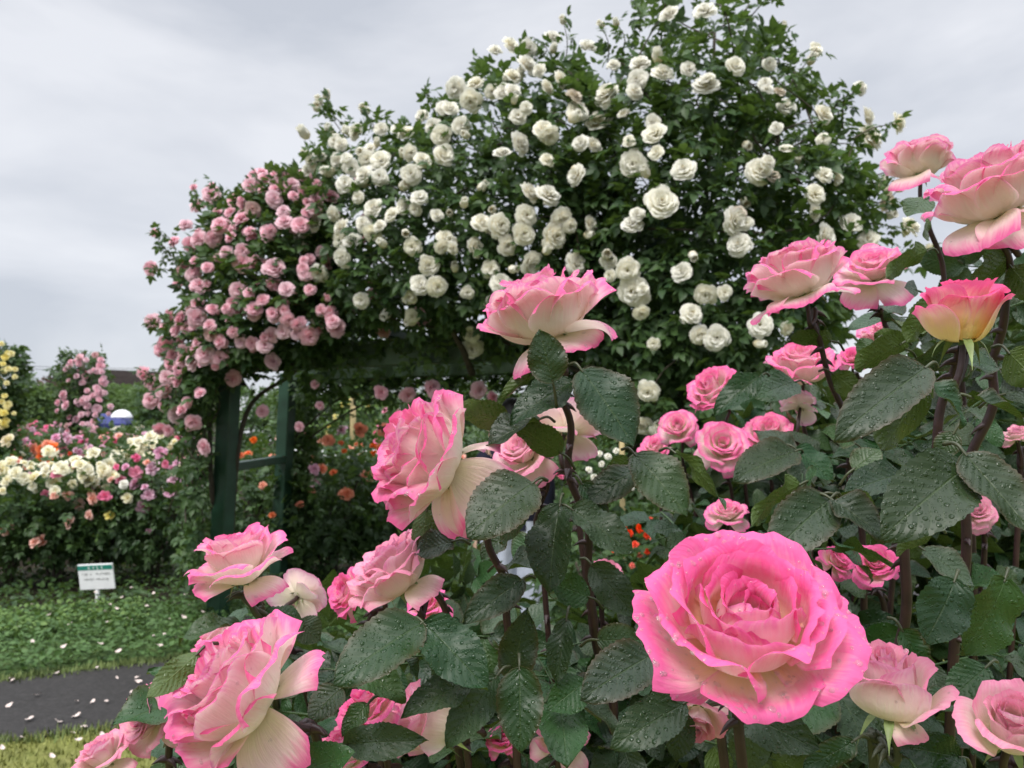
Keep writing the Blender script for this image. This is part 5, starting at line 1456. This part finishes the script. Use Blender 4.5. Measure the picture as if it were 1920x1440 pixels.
def add_calyx(mb_h, mb_s, base, ax, s, rng, long=1.0):
    z = unit(ax)
    R = frame(z, rng.uniform(0, 6.28))
    k = 10
    a = np.linspace(0, 2 * math.pi, k, endpoint=False)
    rows = []
    for t, r in ((0.05, 0.0), (0.03, 0.07), (-0.03, 0.085), (-0.10, 0.075), (-0.17, 0.04), (-0.20, 0.028)):
        rows.append(np.stack([np.cos(a) * r, np.sin(a) * r, np.full(k, t)], 1) * s)
    mb_h.add(np.asarray(base) + np.concatenate(rows) @ R, grid_q(6, k, True))
    for i in range(5):
        phi = i * 1.2566 + rng.uniform(-0.25, 0.25)
        l = rng.uniform(0.40, 0.58) * s * long
        al = np.radians(np.interp(np.linspace(0, 1, 8), [0, 0.3, 1], [95, rng.uniform(112, 140), rng.uniform(150, 178)]))
        r = 0.06 * s + np.cumsum(np.sin(al)) * l / 8
        zz = -0.01 * s + np.cumsum(np.cos(al)) * l / 8
        w_ = 0.075 * s * np.array([0.7, 1.0, 1.05, 0.85, 0.55, 0.3, 0.14, 0.03])
        V = []
        for q in (-1, 0, 1):
            V.append(np.stack([r + abs(q) * w_ * 0.3, q * w_, zz + abs(q) * w_ * 0.25], 1))
        V = np.stack(V, 1).reshape(-1, 3)
        c, sn = math.cos(phi), math.sin(phi)
        V = np.stack([V[:, 0] * c - V[:, 1] * sn, V[:, 0] * sn + V[:, 1] * c, V[:, 2]], 1)
        mb_s.add(np.asarray(base) + V @ R, grid_q(8, 3))

def drop_mesh(mb, pts, nrm, rad_, rng):
    """hemispherical water beads standing on a surface"""
    k, m = 8, 4
    a = np.linspace(0, 2 * math.pi, k, endpoint=False)
    T = []
    for j in range(m):
        e = j / (m - 1) * math.pi / 2
        T.append(np.stack([np.cos(a) * math.cos(e), np.sin(a) * math.cos(e), np.full(k, math.sin(e) * 0.42 - 0.04)], 1))
    T = np.concatenate(T)
    q = grid_q(m, k, True)
    X = rng.normal(size=(len(pts), 3))
    R = frames(X - nrm * (X * nrm).sum(1)[:, None], nrm)
    el = np.stack([rng.uniform(0.85, 1.3, len(pts)), np.ones(len(pts)), np.ones(len(pts))], 1)
    W_ = pts[:, None, :] + (T[None] * el[:, None, :] * rad_[:, None, None]) @ R
    mb.add(W_.reshape(-1, 3), (q[None] + (np.arange(len(pts)) * len(T))[:, None, None]).reshape(-1, 4))

for idx, (p, wpx, d, kind, axc, mt, seed, label, way, spin) in enumerate(ROSES):
    rng = np.random.default_rng(seed * 7 + 1)
    big = wpx > 150
    ax = cv(*axc)
    R = frame(ax, spin * 2.0)
    dr = [(math.atan2(R[1] @ cv(*v_), R[0] @ cv(*v_)), l_, w_, a_) for v_, l_, w_, a_ in DROPS.get(idx, ())]
    if idx not in (0, 17, 18): dr = [(p_, l_ * 0.9, w_ * 1.05, a_) for p_, l_, w_, a_ in dr]
    V, Q, A = rose_arrays(kind, seed, 2.0 if wpx > 400 else (1.5 if big else 0.9), dr)
    V = V @ R
    ext = np.ptp(V @ RT)
    s = wpx / F_PX * d / ext
    lo, hi = (V @ RT).min(), (V @ RT).max(); lu, hu = (V @ UP).min(), (V @ UP).max(); lf, hf = (V @ FW).min(), (V @ FW).max()
    cen = RT * (lo + hi) / 2 + UP * (lu + hu) / 2 + FW * (lf + hf) / 2
    base = P(*p, d) - cen * s                         # where the petals join the stalk
    path = [base - ax * 0.002, base - ax * 0.035]
    dd = (path[-1] - CAM) @ FW
    for j, (x, y) in enumerate(way):
        dd = max(dd, d) + 0.012
        path.append(P(x, y, dd))
    last = path[-1]
    root = np.array([last[0] * 0.9 + 0.05 + rng.uniform(-0.05, 0.05), last[1] + 0.12 + rng.uniform(0, 0.1), 0.0])
    path += [last * 0.6 + root * 0.4 + np.array([0.01, 0, 0]), root]
    c = Cane()
    c.t = empty('rose', root, label, 'rose', GROUP)
    c.root = root; c.leaves = []
    fol = V * s + base - root
    me = mesh('bloom', fol, Q, A); me.materials.append(M[mt])
    bl_o = obj('bloom', me, parent=c.t)
    c.base, c.bloom_px, c.d, c.w = base, p, d, wpx
    sp = smooth_path(path, 8)
    ii = np.arange(len(sp))[:, None]; fade = np.clip(ii / 10.0, 0, 1)
    sp = sp + fade * (np.sin(ii * 0.55 + seed) * 0.0022 * RT + np.sin(ii * 0.37 + 2 * seed) * 0.003 * RT + np.cos(ii * 0.45 + seed) * 0.002 * FW)
    mb = MB()
    r0 = 0.0026 if d > 0.9 else 0.0030
    tube(mb, sp - root, r0 * 0.72, 0.0050 if idx in (1, 16, 17) else 0.0040, 9)
    # thorns
    for _ in range(18 if d < 0.9 else 4):
        i = rng.integers(10, len(sp) - 9)
        tdir = unit(rng.normal(size=3) * np.array([1, 1, 0.2]) + RT * rng.choice([-1, 1]) * 1.2 + np.array([0, 0, -0.25]))
        b = sp[i] + tdir * 0.003
        tube(mb, smooth_path([b - tdir * 0.001, b + tdir * 0.005, b + tdir * 0.0105 - np.array([0, 0, 0.0025])], 3) - root, 0.0032, 0.0002, 6)
    obj('stem', mb.mesh('stem'), M['stem_green'] if idx in (3, 18) else M['stem'], c.t)
    mh, ms_ = MB(), MB()
    add_calyx(mh, ms_, base - root, ax, s * 0.9, rng, 1.5 if kind == 'bud' else 0.9)
    obj('hip', mh.mesh('hip'), M['hip'], c.t)
    obj('sepals', ms_.mesh('sepals'), M['sepal'], c.t)
    if kind == 'open':
        mb = MB()
        for _ in range(22):
            v = unit(rng.normal(size=3) * 0.32 + np.array([0, 0, 1.0])) @ R
            tube(mb, [base + v * s * 0.10 - root, base + v * s * 0.19 - root], s * 0.005, s * 0.012, 5)
        o = obj('stamens', mb.mesh('stamens'), M['stamen'], bl_o)
    nd = {0: 950, 1: 260, 2: 230, 4: 340, 16: 150, 18: 90, 5: 110, 3: 90, 13: 80}.get(idx, 0)
    if nd:
        me.calc_loop_triangles() if False else None
        a_, b_, c_ = fol[Q[:, 0]], fol[Q[:, 1]], fol[Q[:, 3]]
        nr = np.cross(b_ - a_, c_ - a_); ar = np.linalg.norm(nr, axis=1); nr = nr / (ar[:, None] + 1e-12)
        sgn = np.where(nr @ (np.array([0, 0, 0.75]) - 0.55 * FW) > 0, 1.0, -1.0)
        nr = nr * sgn[:, None]
        rimf = A['rim'][Q].mean(1)
        wgt = ar * np.clip(nr[:, 2] + 0.25, 0, 1) * np.clip(-(nr @ FW) + 0.3, 0.0, 1) * (0.15 + rimf ** 2)
        f = rng.choice(len(Q), nd, p=wgt / wgt.sum())
        uu = rng.uniform(0, 1, (nd, 2))
        q0, q1, q2, q3 = (fol[Q[f, k]] for k in range(4))
        u, v = uu[:, :1], uu[:, 1:]
        pos = q0 * (1 - u) * (1 - v) + q1 * u * (1 - v) + q2 * u * v + q3 * (1 - u) * v
        rr = np.clip(rng.lognormal(-7.40, 0.62, nd), 0.00025, 0.0021)
        mb = MB(); drop_mesh(mb, pos, nr[f], rr, rng)
        o = obj('raindrops', mb.mesh('raindrops'), M['water'], bl_o); o['kind'] = 'stuff'
    CANES.append(c)
    for q in sp[:-8]:
        STEM_PTS.append(q); STEM_ID.append(idx)
STEM_PTS = np.array(STEM_PTS); STEM_ID = np.array(STEM_ID)

def nearest_cane(p):
    return CANES[STEM_ID[np.argmin(((STEM_PTS - p) ** 2).sum(1))]]

def near_leaf(base, tip, d0, d1, wpx, n=(0.0, 0.75, 0.66), var=None, seed=0):
    """one leaf of the near bush from picture points: base, tip, their depths, apparent width, direction its top face looks"""
    rng = np.random.default_rng(int(base[0] * 7 + base[1] * 13 + seed))
    B, T = P(*base, d0), P(*tip, d1)
    X = T - B
    N = cv(*n)
    lat = unit(np.cross(N, X))
    app = math.hypot(lat @ RT, lat @ UP)
    W_ = wpx / F_PX * (d0 + d1) / 2 / max(0.5, app)
    c = nearest_cane(B)
    mb = MB()
    var = rng.integers(len(LEAFLETS)) if var is None else var
    put_leaflet(mb, B - c.root, X, N, np.linalg.norm(X) * 1.03, W_, rng, var)
    o = obj('leaf', mb.mesh('leaf'), M['leaf'], c.t)
    # short leaf stalk curving down behind the leaf
    e = B - unit(X) * 0.014 - np.array([0, 0, 0.006]) + FW * 0.004
    mb = MB(); tube(mb, smooth_path([B + unit(X) * 0.002, B - unit(X) * 0.007, e], 4) - c.root, 0.0009, 0.0013, 6)
    obj('leaf_stalk', mb.mesh('leaf_stalk'), M['stem_green'], o)
    return o

TOP, FLAT, CAMW = (0.0, 0.78, 0.62), (0.0, 0.95, 0.3), (0.0, 0.35, 0.94)
UND = (0.05, 0.62, -0.78)
NEAR = [
 ((1090, 694), (1192, 822), .585, .56, 118, (.15, .55, .82), 0), ((1074, 716), (958, 772), .60, .58, 66, (-.1, .7, .7), 1), ((1036, 716), (1014, 624), .575, .565, 78, (.1, -.45, .9), 1), ((952, 792), (855, 768), .63, .62, 62, UND, 3),
 ((1012, 786), (912, 818), .62, .60, 44, FLAT, 4), ((1052, 850), (968, 796), .63, .62, 62, UND, 3), ((1000, 700), (930, 752), .63, .64, 26, UND, 4),
 ((1000, 905), (878, 990), .56, .53, 112, (-.2, .6, .77), 0), ((1004, 915), (930, 1010), .575, .57, 60, TOP, 4), ((1050, 945), (1020, 1104), .60, .57, 84, (-.45, -.1, .9), 4), ((1072, 955), (1190, 1024), .60, .58, 64, (.1, .7, .7), 1),
 ((1190, 852), (1290, 954), .60, .57, 98, (.1, .6, .8), 0), ((1264, 848), (1388, 928), .62, .58, 36, UND, 2), ((1200, 880), (1090, 930), .66, .64, 56, (0, .6, .8), 2), ((1090, 905), (1140, 985), .66, .64, 46, TOP, 1), ((1180, 860), (1140, 890), .68, .68, 40, UND, 3),
 ((1426, 706), (1342, 762), .80, .78, 48, (-.2, .6, .77), 1), ((1492, 716), (1420, 735), .85, .83, 60, TOP, 0), ((1492, 846), (1384, 882), .74, .70, 66, TOP, 0), ((1492, 842), (1566, 890), .75, .73, 54, TOP, 1),
 ((1738, 688), (1578, 800), .50, .47, 92, (-.15, .6, .78), 0), ((1738, 722), (1652, 842), .515, .50, 84, (.3, .45, -.84), 3), ((1742, 715), (1822, 786), .51, .50, 48, (.2, .75, .6), 4), ((1820, 745), (1935, 778), .51, .50, 26, FLAT, 4),
 ((1815, 872), (1668, 988), .44, .41, 122, (-.1, .6, .79), 0), ((1808, 850), (1935, 992), .44, .41, 112, (.1, .5, .85), 3), ((1558, 934), (1450, 1028), .56, .53, 96, (-.1, .6, .8), 0), ((1502, 908), (1382, 958), .58, .56, 54, (.1, .5, -.85), 2), ((1512, 905), (1530, 878), .585, .58, 40, FLAT, 3),
 ((1558, 936), (1662, 996), .555, .53, 70, (.1, .65, .75), 4), ((1570, 930), (1640, 955), .575, .575, 44, UND, 3), ((1692, 888), (1592, 912), .62, .60, 52, TOP, 0), ((1750, 1000), (1680, 1040), .55, .54, 40, UND, 3), ((1510, 1020), (1490, 960), .6, .6, 40, TOP, 1),
 ((792, 1168), (630, 1264), .54, .50, 104, (-.1, .68, .72), 0), ((796, 1170), (910, 1274), .54, .51, 92, (.15, .6, .78), 1), ((978, 1088), (876, 1156), .60, .57, 66, (-.05, .4, .9), 1), ((960, 1265), (985, 1162), .60, .58, 76, CAMW, 1), ((1062, 1160), (1040, 1278), .60, .58, 48, (-.3, .1, .95), 4),
 ((882, 1278), (762, 1322), .55, .52, 58, TOP, 1), ((932, 1268), (834, 1394), .55, .53, 74, (-.2, .4, .9), 1), ((974, 1252), (976, 1402), .55, .52, 92, (0, .25, .97), 1), ((1098, 1278), (1030, 1330), .60, .58, 70, CAMW, 3), ((1222, 1228), (1098, 1296), .50, .47, 88, (0, .7, .7), 0),
 ((1285, 1318), (1152, 1392), .48, .46, 76, (0, .62, .78), 0), ((1280, 1335), (1270, 1425), .49, .48, 60, CAMW, 1), ((1368, 1326), (1532, 1396), .49, .46, 84, (0, .5, .86), 1), ((1400, 1340), (1420, 1450), .51, .50, 90, CAMW, 2),
 ((1790, 1088), (1750, 1200), .50, .48, 102, (0, .35, .93), 1), ((1884, 1086), (1836, 1232), .52, .50, 136, (.1, -.35, .94), 1), ((1850, 1250), (1780, 1310), .55, .54, 54, TOP, 0), ((1730, 1030), (1830, 1090), .57, .55, 60, TOP, 0), ((1600, 1390), (1520, 1440), .5, .49, 50, CAMW, 2), ((1800, 1420), (1700, 1400), .52, .5, 70, CAMW, 1),
 ((1580, 1150), (1590, 1230), .55, .54, 46, CAMW, 3), ((1690, 1180), (1740, 1260), .56, .55, 60, CAMW, 1),
 ((640, 1290), (580, 1345), .58, .56, 60, TOP, 0), ((660, 1250), (760, 1300), .58, .57, 52, TOP, 4), ((690, 1320), (640, 1372), .575, .56, 40, TOP, 1), ((650, 1395), (780, 1385), .55, .53, 60, (0, .5, .85), 1), ((560, 1450), (648, 1412), .52, .50, 64, (0, .6, .8), 0),
 ((372, 1224), (280, 1312), .50, .48, 54, (.4, .3, -.87), 2), ((395, 1228), (352, 1300), .53, .52, 52, TOP, 1), ((450, 1172), (340, 1182), .64, .62, 30, FLAT, 4), ((486, 1180), (556, 1160), .64, .63, 62, TOP, 2), ((480, 1180), (430, 1195), .66, .66, 46, TOP, 1), ((560, 1165), (600, 1200), .68, .68, 44, TOP, 0),
 ((800, 955), (790, 1045), .66, .65, 56, (.3, .2, -.9), 3), ((850, 1015), (780, 1030), .64, .63, 46, TOP, 4), ((1738, 372), (1702, 404), .80, .79, 46, TOP, 3), ((1745, 410), (1722, 452), .82, .81, 26, UND, 2),
 ((1890, 480), (1826, 545), .62, .61, 62, UND, 3), ((1895, 500), (1945, 560), .62, .60, 56, UND, 3), ((1740, 470), (1640, 505), .80, .79, 44, UND, 2), ((1720, 545), (1700, 535), .8, .8, 40, TOP, 1), ((1760, 560), (1700, 640), .72, .72, 62, UND, 3), ((1690, 645), (1602, 690), .75, .74, 60, UND, 3), ((1640, 640), (1610, 665), .76, .76, 34, TOP, 1),
 ((1700, 655), (1640, 625), .78, .78, 40, UND, 3), ((1890, 660), (1950, 720), .58, .56, 70, UND, 3), ((1870, 690), (1800, 660), .60, .60, 50, TOP, 1), ((1880, 740), (1960, 720), .58, .57, 60, TOP, 0), ((1560, 640), (1480, 620), .80, .80, 34, UND, 2), ((1560, 700), (1620, 740), .8, .79, 40, UND, 2),
 ((1600, 830), (1550, 800), .78, .78, 46, TOP, 1), ((1600, 880), (1650, 840), .7, .7, 40, TOP, 0), ((1790, 810), (1760, 860), .55, .55, 40, TOP, 3), ((1110, 1060), (1190, 1150), .64, .62, 70, CAMW, 1), ((1105, 1120), (1030, 1090), .66, .65, 60, CAMW, 3), ((1120, 1200), (1210, 1200), .6, .58, 60, CAMW, 3),
 ((940, 1060), (1040, 1060), .66, .63, 40, FLAT, 4), ((950, 1000), (900, 1040), .72, .71, 40, TOP, 1), ((1000, 1010), (960, 1045), .75, .75, 50, TOP, 0),
]
for q in NEAR: near_leaf(*q)

# five-leaflet leaves filling the body of the bush, each on its own stalk
FILL = [(1950, 470), (1850, 480), (1740, 560), (1560, 660), (1440, 740), (1330, 790), (1290, 960), (1190, 1010), (1130, 1180), (1010, 1190), (870, 1180), (720, 1200), (600, 1215), (500, 1190), (430, 1240), (350, 1340), (300, 1480), (1960, 1480)]
rng = np.random.default_rng(505)
pts, e = sample_poly(FILL, 225, rng)
blo = np.array([[c.bloom_px[0], c.bloom_px[1], c.w * 0.5, c.d] for c in CANES])
for (x, y) in pts:
    d = rng.uniform(0.74, 1.35)
    if y > 1150: d = rng.uniform(0.62, 1.05)
    hit = (np.hypot(blo[:, 0] - x, blo[:, 1] - y) < blo[:, 2] + 60 * 0.7 / d) & (blo[:, 3] > d - 0.05)
    if hit.any(): d = float(max(blo[hit, 3])) + rng.uniform(0.08, 0.35)
    B = P(x, y, d)
    c = nearest_cane(B)
    mb = MB()
    L_ = rng.uniform(0.065, 0.115)
    X = unit(RT * rng.normal(0, 1.0) - FW * rng.uniform(-0.3, 0.9) + np.array([0, 0, rng.uniform(-0.7, 0.35)]))
    N = unit(np.array([0, 0, 0.9]) - FW * 0.5 + rng.normal(0, 0.55, 3))
    Rf = frames(X[None], N[None])[0]
    Y, Z = Rf[1], Rf[2]
    rac = lambda t: B + X * L_ * t - Z * L_ * 0.12 * t * t
    tube(mb, np.array([rac(t) for t in np.linspace(-0.25, 0.66, 6)]) - c.root, 0.0012, 0.0008, 5, along=0.5, across=0.0, rnd=0.5)
    put_leaflet(mb, rac(0.62) - c.root, X - Z * 0.3, N, L_ * 0.56, L_ * 0.38, rng)
    for t, k in ((0.55, 0.50), (0.2, 0.40)):
        for sg_ in (-1, 1):
            put_leaflet(mb, rac(t) - c.root + Y * sg_ * 0.003, X * 0.45 + Y * sg_ - Z * rng.uniform(0.0, 0.35), N + rng.normal(0, 0.2, 3), L_ * k, L_ * k * 0.68, rng)
    obj('compound_leaf', mb.mesh('compound_leaf'), M['leaf'], c.t)

# the back of the bed: fuller bushes that close the view behind the near canes
def back_bush(poly, d0, d1, n, label, seed):
    rng = np.random.default_rng(seed)
    p, e = sample_poly(poly, n, rng)
    d = rng.uniform(d0, d1, n)
    pts = CAM + d[:, None] * (FW + ((p[:, 0] - 960) / F_PX)[:, None] * RT + ((720 - p[:, 1]) / F_PX)[:, None] * UP)
    k = pts[:, 2] > 0.05
    pts = pts[k]; n = len(pts)
    root = np.array([pts[:, 0].mean(), pts[:, 1].mean(), 0.0])
    t = empty('rose_bush', root, label, 'rose bush')
    mb = MB()
    spray(mb, pts - root, rng.normal(0, 1, (n, 3)) - FW * 0.6, rng.uniform(0.09, 0.15, n), rng)
    obj('foliage', mb.mesh('foliage'), M['leaf'], t)
    mb = MB()
    for i in range(9):
        q = pts[rng.integers(n)]
        tube(mb, smooth_path([root + rng.normal(0, 0.06, 3) * np.array([1, 1, 0]), (root + q) / 2 + rng.normal(0, 0.03, 3), q], 6) - root, 0.007, 0.003, 7)
    obj('canes', mb.mesh('canes'), M['stem'], t)
back_bush([(1960, 520), (1860, 560), (1760, 650), (1640, 700), (1520, 760), (1380, 800), (1290, 860), (1260, 1000), (1290, 1480), (1960, 1480)], 1.25, 1.9, 1500, 'dark leafy rose bush filling the right side behind the pink roses', 801)
back_bush([(1290, 1050), (1200, 1130), (1120, 1190), (1090, 1480), (1340, 1480)], 1.0, 1.5, 260, 'dark rose foliage low in the middle behind the thorny cane', 802)
back_bush([(1060, 1270), (900, 1230), (760, 1240), (640, 1250), (560, 1290), (500, 1480), (1080, 1480)], 0.95, 1.5, 420, 'dark low rose bush along the bottom behind the sideways bud', 803)
back_bush([(920, 1110), (850, 1060), (790, 1090), (760, 1180), (900, 1200)], 1.3, 1.7, 110, 'lighter small rose bush in front of the person', 804)
